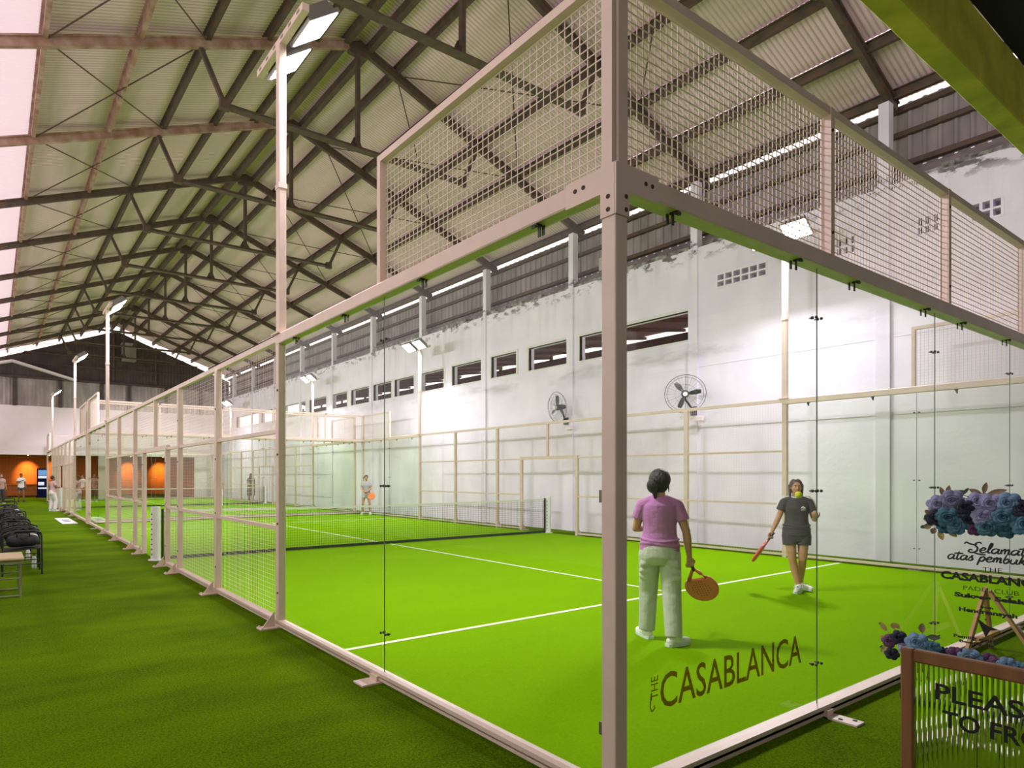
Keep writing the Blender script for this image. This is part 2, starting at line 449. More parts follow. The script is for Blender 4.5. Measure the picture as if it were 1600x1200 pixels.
    def cap(s, p, r0, q, r1, n=12, sx=1.0, up=None):
        """tapered capsule; sx widens it across"""
        p, q = Vector(p), Vector(q); d, x, y = s.frame(q - p, up); R = []
        for k in range(5):
            t = PI / 2 * (1 - k / 4) if k else PI / 2 * 0.96
            R.append((p - d * (r0 * math.sin(t)), r0 * math.cos(t)))
        L = (q - p).length
        for k in range(5):
            t = PI / 2 * (k / 4) if k < 4 else PI / 2 * 0.96
            R.append((q + d * (r1 * math.sin(t)), r1 * math.cos(t)))
        s.rings([[c + x * (math.cos(2 * PI * i / n) * rr * sx) + y * (math.sin(2 * PI * i / n) * rr) for i in range(n)] for c, rr in R]); return s
    def loft(s, secs, n=18):
        """stack of ellipses (centre, rx, ry)"""
        R = []
        for c, rx, ry in secs:
            R.append([(c[0] + rx * math.cos(2 * PI * i / n), c[1] + ry * math.sin(2 * PI * i / n), c[2]) for i in range(n)])
        s.rings(R); return s
    def extrude(s, poly, f0, f1):
        """closed outline of 2-D points mapped by f0 and f1 to the two faces"""
        n = len(poly)
        vs = [f0(p) for p in poly] + [f1(p) for p in poly]
        fs = [tuple(range(n)), tuple(range(2 * n - 1, n - 1, -1))]
        for i in range(n):
            k = (i + 1) % n
            fs.append((i, i + n, k + n, k))
        s.add(vs, fs); return s
    def map(s, T): s.v = [tuple(T(p)) for p in s.v]; return s
    def build(s, name, mats, parent=None, smooth=False, local=False, loc=None, fix=True):
        """link as ONE mesh object; with a parent, vertices given in world space are stored relative to it"""
        off = Vector((0, 0, 0))
        if parent is not None and not local: off = root_of(parent)
        if loc is not None: off = Vector(loc)
        me = bpy.data.meshes.new(name)
        me.from_pydata([tuple(Vector(p) - off) for p in s.v], [], s.f)
        for m in (mats if isinstance(mats, (list, tuple)) else [mats]): me.materials.append(m)
        if any(s.mi): me.polygons.foreach_set('material_index', s.mi)
        if fix:
            b = bmesh.new(); b.from_mesh(me); bmesh.ops.recalc_face_normals(b, faces=b.faces); b.to_mesh(me); b.free()
        if smooth: me.polygons.foreach_set('use_smooth', [True] * len(me.polygons))
        me.update()
        o = bpy.data.objects.new(name, me); C.objects.link(o)
        if parent is not None: o.parent = parent
        if loc is not None: o.location = loc
        return o
def root_of(o):
    p = Vector((0, 0, 0))
    while o is not None: p += o.location; o = o.parent
    return p
def tag(o, label=None, cat=None, group=None, kind=None):
    if label: o['label'] = label
    if cat: o['category'] = cat
    if group: o['group'] = group
    if kind: o['kind'] = kind
    return o
def thing(name, label, cat, loc=(0, 0, 0), rz=0.0, group=None):
    o = bpy.data.objects.new(name, None); C.objects.link(o)
    o.empty_display_size = 0.1
    o.location = loc; o.rotation_euler = (0, 0, rz)
    return tag(o, label, cat, group)
def struct(name, mb, m, label=None, smooth=False):
    o = mb.build(name, m, smooth=smooth); o['kind'] = 'structure'
    if label: o['label'] = label
    return o
def dup(root, loc, rz, label, group=None):
    r = root.copy(); C.objects.link(r); r.location = loc; r.rotation_euler = (0, 0, rz); r['label'] = label
    if group: r['group'] = group
    for ch in list(root.children):
        c = ch.copy(); C.objects.link(c); c.parent = r
        for g in list(ch.children):
            d = g.copy(); C.objects.link(d); d.parent = c
    return r
ORD = ['first', 'second', 'third', 'fourth', 'fifth', 'sixth', 'seventh', 'eighth', 'ninth', 'tenth', 'eleventh', 'twelfth', 'thirteenth', 'fourteenth', 'fifteenth']

def text_mb(body, size, T, bold=0.0, shear=0.0, thick=0.002, spacing=1.0, width=None, height=None):
    """lettering as a mesh; T maps (x, y, depth) to the place it is written on; width and height fit the block exactly"""
    cu = bpy.data.curves.new('lettering', 'FONT')
    cu.body = body; cu.size = size; cu.offset = bold; cu.shear = shear; cu.extrude = thick; cu.space_character = spacing; cu.resolution_u = 3
    o = bpy.data.objects.new('lettering', cu); C.objects.link(o)
    bpy.context.view_layer.update()
    dg = bpy.context.evaluated_depsgraph_get()
    me = bpy.data.meshes.new_from_object(o.evaluated_get(dg))
    vs = [v.co.copy() for v in me.vertices]; fs = [tuple(p.vertices) for p in me.polygons]
    bpy.data.objects.remove(o); bpy.data.curves.remove(cu); bpy.data.meshes.remove(me)
    x0, x1 = min(v.x for v in vs), max(v.x for v in vs); y0, y1 = min(v.y for v in vs), max(v.y for v in vs)
    kx = width / (x1 - x0) if width else 1.0
    ky = height / (y1 - y0) if height else (kx if width else 1.0)
    mb = MB(); mb.add([T((v.x - x0) * kx, (v.y - (y0 if height else 0)) * ky, v.z) for v in vs], fs)
    return mb

# ------------------------------------------------------------------ hall shell
XW = 11.0            # inner face of the right wall
RX, RZ, SL = 4.25, 11.15, 0.367   # ridge and roof slope
YF, YN = 42.0, -8.0  # far gable and near end of the hall
def roof_z(x): return RZ - SL * abs(x - RX)

mb = MB(); mb.add([(-6, YN, 0), (14, YN, 0), (14, 54, 0), (-6, 54, 0)], [(0, 1, 2, 3)])
struct('floor', mb, M['turf'], 'dark green artificial turf of the walkway around the courts')

def wall_holes(y0, y1, z0, z1, x0, x1, holes):
    """wall between planes x0 and x1 with rectangular holes (ya, yb, za, zb)"""
    ys = sorted({y0, y1, *[h[0] for h in holes], *[h[1] for h in holes]})
    zs = sorted({z0, z1, *[h[2] for h in holes], *[h[3] for h in holes]})
    mb = MB()
    for i in range(len(ys) - 1):
        run = None
        for j in range(len(zs) - 1):
            cy, cz = (ys[i] + ys[i + 1]) / 2, (zs[j] + zs[j + 1]) / 2
            solid = not any(h[0] < cy < h[1] and h[2] < cz < h[3] for h in holes)
            if solid and run is None: run = zs[j]
            if (not solid or j == len(zs) - 2) and run is not None:
                mb.box((x0, ys[i], run), (x1, ys[i + 1], zs[j + 1] if solid else zs[j])); run = None
    return mb
WIN = [(6.51, 9.78), (10.22, 11.72), (12.25, 13.40), (13.84, 15.45), (15.93, 17.4), (17.82, 19.19), (19.43, 20.85), (21.2, 22.8), (23.2, 24.7), (25.3, 27.2), (27.7, 30.5), (31.0, 34.0), (34.4, 38.5)]
ZB, ZT = 4.66, 5.33
VENT = [(4.835, 5.905, 5.67, 5.99), (3.225, 3.56, 5.67, 6.03), (2.0, 2.32, 5.67, 6.01), (1.21, 1.60, 5.66, 5.99)]
holes = [(a, b, ZB, ZT) for a, b in WIN] + VENT
struct('wall_right', wall_holes(YN, YF + 0.2, 0, 6.72, XW, XW + 0.22, holes), M['wall'], 'long white-washed side wall with a row of openings')
# broken masonry edge on top of the wall
mb = MB(); rnd = random.Random(3)
y = YN
while y < YF:
    L = rnd.uniform(0.15, 0.6); h = rnd.uniform(0.03, 0.13)
    mb.box((XW + rnd.uniform(0, 0.03), y, 6.72), (XW + 0.22, y + L, 6.72 + h)); y += L
struct('trim_1', mb, M['wall_bare'], 'crumbling brick edge along the top of the white wall')
for k, (a, b) in enumerate(WIN):
    mb = MB(); t = 0.07
    mb.box((XW - 0.03, a - t, ZT), (XW + 0.1, b + t, ZT + t)); mb.box((XW - 0.02, a - t, ZB - 0.03), (XW + 0.1, b + t, ZB))
    mb.box((XW - 0.02, a - t, ZB), (XW + 0.1, a, ZT)); mb.box((XW - 0.02, b, ZB), (XW + 0.1, b + t, ZT))
    struct('window_%d' % (k + 1), mb, M['window_frame'])
# pilasters at every truss
TY = [-0.85 + 3.65 * i for i in range(12)]
for k, y in enumerate(TY):
    mb = MB(); mb.box((XW - 0.05, y - 0.11, 0), (XW + 0.02, y + 0.11, 6.72)); mb.box((XW + 0.0, y - 0.08, 6.72), (XW + 0.2, y + 0.08, 8.25))
    struct('trim_%d' % (k + 2), mb, M['wall'])
# wall joint lines
mb = MB()
for z in (4.0, 2.62):
    mb.box((XW - 0.006, YN, z), (XW + 0.01, YF, z + 0.018))
struct('trim_20', mb, M['wall'])
# corrugated cladding above the wall with girts
def corrug_y(x, y0, y1, z0, z1, pitch=0.22, amp=0.035):
    mb = MB(); n = int((y1 - y0) / pitch); R0 = []; R1 = []
    for i in range(n):
        for u, a in ((0.0, 0), (0.12, 1), (0.30, 1), (0.42, 0)):
            y = y0 + (i + u) * pitch
            R0.append((x - amp * a, y, z0)); R1.append((x - amp * a, y, z1))
    mb.rings([R0, R1], cap=False, closed=False); return mb
struct('wall_right_cladding', corrug_y(XW + 0.62, YN, YF, 7.15, 8.37), M['clad'], 'grey corrugated cladding above the white side wall')
mb = MB()
for z, x in ((7.75, XW + 0.55), (7.17, XW + 0.5), (8.2, XW + 0.55)):
    mb.box((x - 0.05, YN, z), (x + 0.05, YF, z + 0.09))
struct('trim_21', mb, M['iron'], 'dark steel girts across the cladding')
mb = MB(); mb.add([(XW + 0.62, YN, 7.16), (XW + 0.62, YF, 7.16), (XW + 0.2, YF, 6.80), (XW + 0.2, YN, 6.80)], [(0, 1, 2, 3)])
for i in range(60):
    y = YN + i * 0.83
    mb.box((XW + 0.22, y, 6.83), (XW + 0.6, y + 0.05, 6.9))
struct('trim_22', mb, M['clad'], 'narrow soffit between wall and cladding')
# neighbouring shed seen through the openings
mb = MB(); mb.add([(XW + 0.24, 3, 5.72), (XW + 0.24, 31, 5.72), (XW + 6.0, 40, 6.47), (XW + 6.0, 3, 6.47)], [(0, 1, 2, 3)])
for i in range(19):
    y = 4.5 + i * 1.5
    mb.bar((XW + 0.3, y, 5.66), (XW + 6.0, y, 6.40), 0.06, 0.1)
struct('ceiling_neighbour_shed', mb, M['shed'], 'brown red shed roof beyond the wall openings')
mb = MB(); mb.box((XW + 5.9, 3, 0), (XW + 6.0, 46, 6.30))
for i in range(13): mb.box((XW + 5.9, 4 + i * 3.1, 6.2), (XW + 6.0, 4.12 + i * 3.1, 6.5))
struct('wall_neighbour_shed', mb, M['shed'])

# roof
def roof_sheet(x0, x1, y0, y1, drop=0.0, pitch=0.085, amp=0.014):
    mb = MB(); n = int((y1 - y0) / pitch); A = []; B = []
    for i in range(n):
        for u, a in ((0.0, 0.0), (0.25, 0.7), (0.5, 1.0), (0.75, 0.7)):
            y = y0 + (i + u) * pitch
            A.append((x0, y, roof_z(x0) - amp * a + 0.03)); B.append((x1, y, roof_z(x1) - amp * a + 0.03 + drop))
    mb.rings([A, B], cap=False, closed=False); return mb
LP = [-1.70, -0.20, 1.0, 2.2, 3.25]
RP = [5.25, 6.5, 7.75, 9.0, 10.2, 11.35]
def roof_rows(edges):
    out = MB()
    for a, b in zip(edges[:-1], edges[1:]):
        m2 = roof_sheet(a, b, YN, YF + 0.17, drop=0.05)
        out.add(m2.v, m2.f)
    return out
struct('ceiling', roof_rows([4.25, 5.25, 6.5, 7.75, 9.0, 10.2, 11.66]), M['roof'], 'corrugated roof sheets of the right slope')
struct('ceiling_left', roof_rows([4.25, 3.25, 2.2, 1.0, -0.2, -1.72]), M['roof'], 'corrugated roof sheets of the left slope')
struct('ceiling_skylight', roof_rows([-1.68, -3.2, -4.6, -6.2]), M['clear_roof'], 'pinkish translucent roof sheets at the left edge')
# purlins
for k, x in enumerate(LP + RP):
    z = roof_z(x) - 0.04
    mb = MB(); mb.box((x - 0.04, YN, z - 0.12), (x + 0.04, YF + 0.16, z + 0.05)); mb.box((x - 0.09, YN, z + 0.03), (x + 0.05, YF + 0.16, z + 0.05))
    right = k >= len(LP)
    n = (k - len(LP)) if right else len(LP) - 1 - k
    lab = '%s %s purlin down from the ridge on the %s roof slope' % (ORD[n], 'rust orange' if k < 2 else 'dark steel', 'right' if right else 'left')
    tag(mb.build('roof_purlin', M['rust'] if k < 2 else M['iron'], loc=(x, 0, z)), lab, 'purlin', 'steel purlins under the roof')
for k, x in enumerate((RX - 0.28, RX + 0.28)):
    z = roof_z(x) - 0.08
    mb = MB(); mb.box((x - 0.07, YN, z - 0.12), (x + 0.07, YF + 0.16, z + 0.06))
    tag(mb.build('ridge_purlin', M['iron'], loc=(x, 0, z)), '%s beam of the dark pair running along the roof ridge' % ('left' if k == 0 else 'right'), 'purlin', 'pair of ridge beams')
# trusses
def truss(y, lab):
    t = thing('roof_truss', lab, 'roof truss', (RX, y, 8.68), group='steel roof trusses')
    d = 0.13
    for sgn, x1, nm in ((-1, -5.9, 'rafter'), (1, 11.5, 'rafter')):
        mb = MB(); mb.bar((RX, y, RZ - 0.2), (x1, y, roof_z(x1) - 0.2), 0.09, 0.17, (0, 0, 1)); mb.bar((RX, y, RZ - 0.12), (x1, y, roof_z(x1) - 0.12), 0.16, 0.03, (0, 0, 1))
        o = mb.build(nm, M['rust'] if sgn < 0 and y < 14 else M['iron'], t)
    mb = MB(); mb.angle((1.32, y - 0.03, 8.70), (7.18, y - 0.03, 8.70), 0.09, 0.02); mb.angle((1.32, y + 0.06, 8.70), (7.18, y + 0.06, 8.70), 0.09, 0.02)
    mb.build('tie_chord', M['iron'], t)
    mb = MB(); mb.bar((RX, y, RZ - 0.25), (RX, y, 8.7), 0.09, 0.09); mb.box((RX - 0.22, y - 0.05, RZ - 0.45), (RX + 0.22, y + 0.05, RZ - 0.15))
    mb.add([(RX - 0.2, y + 0.055, 8.66), (RX + 0.2, y + 0.055, 8.66), (RX + 0.06, y + 0.055, 8.95), (RX - 0.06, y + 0.055, 8.95)], [(0, 1, 2, 3)])
    mb.build('king_post', M['iron'], t)
    for sgn in (-1, 1):
        xa, xb = RX + sgn * 2.93, RX + sgn * 3.42
        mb = MB(); mb.bar((xa, y, 8.68), (xb, y, roof_z(xb) - 0.2), 0.08, 0.08)
        mb.box((xa - 0.1, y - 0.06, 8.6), (xa + 0.1, y + 0.06, 8.8))
        mb.build('strut', M['iron'], t)
    # wind-bracing rods to the next truss
    for (xa, xb) in ((-1.7, 1.0), (1.0, -1.7), (5.25, 9.0), (9.0, 5.25)):
        mb = MB(); mb.tube((xa, y, roof_z(xa) - 0.16), (xb, y + 3.65, roof_z(xb) - 0.16), 0.014, 5)
        mb.build('bracing_rod', M['iron'], t)
for k, y in enumerate(TY):
    truss(y, 'brown steel roof truss, %s one counted from above the near end of the court' % ORD[k])

# far gable end
def zx_wall(y, pts, th=0.15):
    mb = MB(); mb.extrude(pts, lambda p: (p[0], y, p[1]), lambda p: (p[0], y + th, p[1])); return mb
gz = 0.32
pts = [(-6, 7.45), (XW + 0.6, 7.45), (XW + 0.6, roof_z(XW + 0.6) - gz), (RX, RZ - gz), (-6, roof_z(-6) - gz)]
mb = MB(); n = 176
xs = [-6 + 17.6 * i / n for i in range(n + 1)]
mb.rings([[(x, YF + (0.03 if i % 2 else 0.0), 7.45) for i, x in enumerate(xs)], [(x, YF + (0.03 if i % 2 else 0.0), max(7.46, roof_z(x) - gz)) for i, x in enumerate(xs)]], cap=False, closed=False)
struct('wall_far_gable', mb, M['clad_dark'], 'dark brown sheet cladding of the far gable')
mb = MB()
for z in (8.3, 8.95, 9.7):
    h = (RZ - gz - z) / SL
    mb.box((max(-6, RX - h), YF - 0.08, z), (min(XW, RX + h), YF - 0.01, z + 0.07))
mb.box((4.0, YF - 0.1, 7.6), (4.12, YF - 0.01, 10.7)); mb.box((6.6, YF - 0.1, 7.6), (6.7, YF - 0.01, 10.0))
struct('trim_23', mb, M['iron'], 'girts across the far gable')
mb = MB(); mb.box((4.55, YF - 0.5, 8.9), (5.35, YF - 0.02, 10.0)); mb.box((4.5, YF - 0.52, 9.95), (5.4, YF - 0.02, 10.05))
for i in range(7): mb.box((4.62, YF - 0.53, 9.0 + i * 0.13), (5.28, YF - 0.49, 9.06 + i * 0.13))
tag(mb.build('vent_housing', M['clad'], loc=(4.95, YF - 0.25, 8.9)), 'grey louvred vent box hanging high under the far gable peak', 'vent')
m2 = MB(); m2.rings([[(-6 + 0.11 * i, YF + (0.03 if i % 2 else 0), 5.72) for i in range(161)], [(-6 + 0.11 * i, YF + (0.03 if i % 2 else 0), 7.45) for i in range(161)]], cap=False, closed=False)
struct('wall_far_middle', m2, M['clad'], 'grey sheet band between gable and cream wall at the far end')
mb = MB(); mb.box((-6, YF - 0.12, 7.36), (XW + 0.6, YF - 0.01, 7.5))
for x in (-4.0, -1.35, 1.05, 3.4, 5.0, 7.3, 9.6): mb.box((x - 0.1, YF - 0.12, 5.7), (x + 0.1, YF - 0.01, 7.4))
struct('trim_24', mb, M['clad_dark'], 'dark posts and rail of the far sheet band')
# small lean-to gable outlined high on the far left
mb = MB(); mb.bar((-4.6, YF - 0.3, 7.45), (-1.45, YF - 0.3, 8.3), 0.5, 0.12, (0, 0, 1)); mb.bar((-1.45, YF - 0.3, 8.3), (1.9, YF - 0.3, 7.4), 0.5, 0.12, (0, 0, 1))
struct('trim_25', mb, M['plain_wall'], 'pale verge boards of a small gable on the far left')
# cream wall with the lounge opening below
OX0, OX1, OZ = -6.0, 9.2, 2.86
mb = MB(); mb.box((-6, YF, OZ), (XW, YF + 0.2, 5.72)); mb.box((OX1, YF, 0), (XW, YF + 0.2, OZ)); mb.box((3.2, YF - 0.05, 0), (3.75, YF + 0.3, OZ))
struct('wall_far', mb, M['plain_wall'], 'cream far wall above the lounge opening')
mb = MB(); mb.box((-6, YF - 0.02, OZ - 0.09), (OX1, YF + 0.21, OZ))
struct('trim_26', mb, M['white'])
mb = MB(); mb.box((-6, 52, 0), (OX1 + 1, 52.15, OZ + 0.4)); mb.box((OX1 + 0.4, YF + 0.2, 0), (OX1 + 0.55, 52, OZ + 0.4)); mb.box((-6.1, YF, 0), (-6, 52, OZ + 0.4))
struct('wall_lounge', mb, M['lounge'], 'orange brown panelled back wall of the far lounge')
mb = MB(); mb.box((-6, YF + 0.2, OZ + 0.3), (OX1 + 1, 52.2, OZ + 0.4))
struct('ceiling_lounge', mb, M['lounge_dark'])
# side and near walls, out of view, kept low to admit fill daylight
mb = MB(); mb.box((-6.2, YN, 0), (-6.0, YF, 2.6))
struct('wall_left', mb, M['plain_wall'])
mb = MB(); mb.box((-6.2, YN - 0.2, 0), (XW + 0.6, YN, 4.2))
struct('wall_near', mb, M['clad_dark'])
# entrance mezzanine: beam and dark soffit overhead
mb = MB(); mb.bevel_box((-6, -0.30, 4.6), (XW, -0.14, 5.12), 0.012)
struct('trim_27', mb, M['beam'], 'thick concrete beam painted in green bounce light overhead at the top right')
mb = MB(); mb.box((-6, YN, 5.12), (XW, -0.30, 5.3))
struct('ceiling_mezzanine', mb, M['dark'], 'dark soffit above the entrance')
# block vents in the right wall
for k, (a, b, z0, z1) in enumerate(VENT):
    t = thing('block_vent', ['wide pierced block vent high in the white wall left of the rest', 'small pierced block vent beside the wide one on the white wall',
                             'third pierced block vent from the left high on the white wall', 'rightmost pierced block vent high on the white wall'][k], 'vent', (XW + 0.05, (a + b) / 2, z0), group='pierced block vents in the right wall')
    n = 6 if k == 0 else 3
    mb = MB()
    for i in range(n + 1):
        y = a + (b - a) * i / n
        mb.box((XW - 0.01, y - 0.018, z0), (XW + 0.16, y + 0.018, z1))
    for z in (z0, (z0 + z1) / 2 - 0.02, z1 - 0.03): mb.box((XW - 0.012, a, z), (XW + 0.16, b, z + 0.035))
    mb.build('block_grille', M['wall'], t)
    mb = MB(); mb.box((XW + 0.16, a, z0), (XW + 0.2, b, z1))
    mb.build('dark_backing', M['clad'], t)
# ------------------------------------------------------------------ padel courts
H3, H4 = 2.967, 3.93
def wires(mb, T, a0, a1, z0, z1, b=0.0, r=0.0022, pitch=0.05):
    """welded wire mesh as thin square bars, mapped by T(a, b, z)"""
    n = max(1, round((a1 - a0) / pitch)); m = max(1, round((z1 - z0) / pitch))
    def quad(p, q, e):
        R = []
        for c in (p, q):
            if e == 'v': R.append([T(c[0] + u, c[1] + v, c[2]) for u, v in ((-r, -r), (r, -r), (r, r), (-r, r))])
            else: R.append([T(c[0], c[1] + u, c[2] + v) for u, v in ((-r, -r), (r, -r), (r, r), (-r, r))])
        mb.rings(R)
    for i in range(n + 1):
        a = a0 + (a1 - a0) * i / n
        quad((a, b - r, z0), (a, b - r, z1), 'v')
    for j in range(m + 1):
        z = z0 + (z1 - z0) * j / m
        quad((a0, b + r, z), (a1, b + r, z), 'h')
def tbox(T, a, b, c=0.0):
    """box in fence coordinates (along, outward, up)"""
    mb = MB()
    if c: mb.bevel_box(a, b, c)
    else: mb.box(a, b)
    return mb.map(lambda p: T(*p))
def foot(T, a, side=1):
    mb = MB()
    mb.box((a - 0.06, 0.0, 0.0), (a + 0.06, 0.24, 0.014))
    mb.add([(a - 0.006, 0.07, 0.014), (a - 0.006, 0.2, 0.014), (a - 0.006, 0.07, 0.17), (a + 0.006, 0.07, 0.014), (a + 0.006, 0.2, 0.014), (a + 0.006, 0.07, 0.17)],
           [(0, 1, 2), (3, 5, 4), (0, 3, 4, 1), (1, 4, 5, 2), (2, 5, 3, 0)])
    for da in (-0.04, 0.04): mb.box((a + da - 0.012, 0.205, 0.014), (a + da + 0.012, 0.225, 0.026))
    return mb.map(lambda p: T(*p))
def clamp(T, a, z):
    """pair of point fittings joining two panes"""
    mb = MB()
    for s in (-1, 1):
        mb.tube(T(a + s * 0.034, 0.006, z), T(a + s * 0.034, 0.017, z), 0.009, 10)
        mb.tube(T(a + s * 0.034, -0.018, z), T(a + s * 0.034, -0.006, z), 0.010, 10)
        mb.tube(T(a + s * 0.034, -0.03, z), T(a + s * 0.034, -0.018, z), 0.004, 8)
    return mb
def seam(T, a):
    return tbox(T, (a - 0.0025, -0.003, 0.07), (a + 0.0025, 0.003, H3 - 0.06))
def clip(T, a):
    mb = MB()
    mb.box((a - 0.009, 0.010, H3 - 0.165), (a + 0.009, 0.016, H3 - 0.1)); mb.box((a - 0.009, -0.02, H3 - 0.15), (a + 0.009, -0.014, H3 - 0.1))
    mb.box((a - 0.009, 0.0, H3 - 0.11), (a + 0.009, 0.045, H3 - 0.1)); mb.box((a + 0.005, 0.025, H3 - 0.115), (a + 0.035, 0.037, H3 - 0.1))
    return mb.map(lambda p: T(*p))
def pane(T, a0, a1, z0=0.07, z1=H3 - 0.06):
    return tbox(T, (a0, -0.006, z0), (a1, 0.006, z1))
def bolts(T, pts, b=0.05):
    mb = MB()
    for a, z in pts: mb.tube(T(a, b - 0.002, z), T(a, b + 0.006, z), 0.012, 8)
    return mb

def side_fence(T, L, loc, label, near, full_feet=True):
    """20 m long side: glass corners, wire mesh middle with a door gap at the net"""
    f = thing('court_fence', label, 'fence', loc)
    St = M['steel']
    # beams and rails
    for a0, a1 in ((0.06, 4.04), (15.96, 19.94)):
        tbox(T, (a0, -0.05, H3 - 0.1), (a1, 0.05, H3), 0.008).build('top_beam', St, f)
    tbox(T, (4.04, -0.03, H3 - 0.06), (15.96, 0.03, H3)).build('top_rail', St, f)
    for a0, a1 in ((0.04, 8.95), (11.05, 19.96)):
        mb = MB(); mb.box((a0, -0.03, 0.04), (a1, 0.05, 0.075)); mb.box((a0, 0.04, 0.02), (a1, 0.05, 0.05)); mb.map(lambda p: T(*p))
        mb.build('base_rail', St, f)
    for a, ztop in ((4, H3 - 0.09), (6, H3 - 0.05), (8, H3 - 0.05), (9, 2.0), (11, 2.0), (12, H3 - 0.05), (14, H3 - 0.05), (16, H3 - 0.09)):
        p = tbox(T, (a - 0.04, -0.035, 0.0), (a + 0.04, 0.045, ztop), 0.006).build('post', St, f)
        foot(T, a).build('foot_plate', St, p)
        mb = MB()
        for z in (0.35, 1.05, 1.75, 2.4):
            if z < ztop: mb.tube(T(a - 0.02, 0.043, z), T(a - 0.02, 0.052, z), 0.012, 8)
        mb.build('bolt_row', M['hole'], p)
    # door head and upper post
    tbox(T, (8.96, -0.03, 1.97), (11.04, 0.03, 2.05)).build('door_head', St, f)
    tbox(T, (9.97, -0.03, 2.05), (10.03, 0.03, H3 - 0.05)).build('upper_post', St, f)
    for a0, a1 in ((4.04, 5.96), (6.04, 7.96), (8.04, 8.96), (11.04, 11.96), (12.04, 13.96), (14.04, 15.96)):
        for z in (1.0, 1.99):
            tbox(T, (a0, -0.02, z - 0.02), (a1, 0.03, z + 0.02)).build('cross_rail', St, f)
    for a0, a1, z0, z1 in ((4.04, 5.96, 0.08, 2.9), (6.04, 7.96, 0.08, 2.9), (8.04, 8.96, 0.08, 1.98), (11.04, 11.96, 0.08, 1.98), (8.04, 9.97, 2.02, 2.9), (10.03, 11.96, 2.02, 2.9), (12.04, 13.96, 0.08, 2.9), (14.04, 15.96, 0.08, 2.9)):
        mb = MB(); wires(mb, T, a0, a1, z0, z1, -0.03, r=0.0010); mb.build('wire_mesh', M['wire'], f, fix=False)
    # glass corners
    for a0, a1 in ((0.05, 1.99), (2.01, 3.95), (16.05, 17.99), (18.01, 19.95)):
        pane(T, a0, a1).build('glass_panel', M['glass'], f)
    for a in (2.0, 18.0):
        for z in (0.36, 1.46, 2.55): clamp(T, a, z).build('glass_clamp', M['black'], f)
        seam(T, a).build('glass_seam', M['seam'], f)
    for a in (0.45, 1.5, 2.6, 3.6, 16.5, 17.5, 18.6, 19.5): clip(T, a).build('beam_clip', M['black'], f)
    for a in (2.05, 17.95):
        mb = MB(); mb.box((a - 0.07, 0.0, 0.0), (a + 0.07, 0.2, 0.012)); mb.box((a - 0.05, 0.05, 0.0), (a + 0.05, 0.07, 0.05)); mb.map(lambda p: T(*p)).build('foot_plate', St, f)
    # raised mesh over the corner pane
    for a0, a1 in ((0.05, 2.06), (17.94, 19.95)):
        tbox(T, (a0, -0.03, H4 - 0.05), (a1, 0.03, H4)).build('upper_rail', St, f)
        e = a1 - 0.045 if a0 < 5 else a0
        tbox(T, (e, -0.03, H3), (e + 0.045, 0.03, H4 - 0.05)).build('upper_post', St, f)
        mb = MB(); wires(mb, T, a0 + 0.02, a1 - 0.02, H3 + 0.02, H4 - 0.06, -0.02, r=0.0022, pitch=0.0475); mb.build('wire_mesh', M['wire'], f, fix=False)
    return f

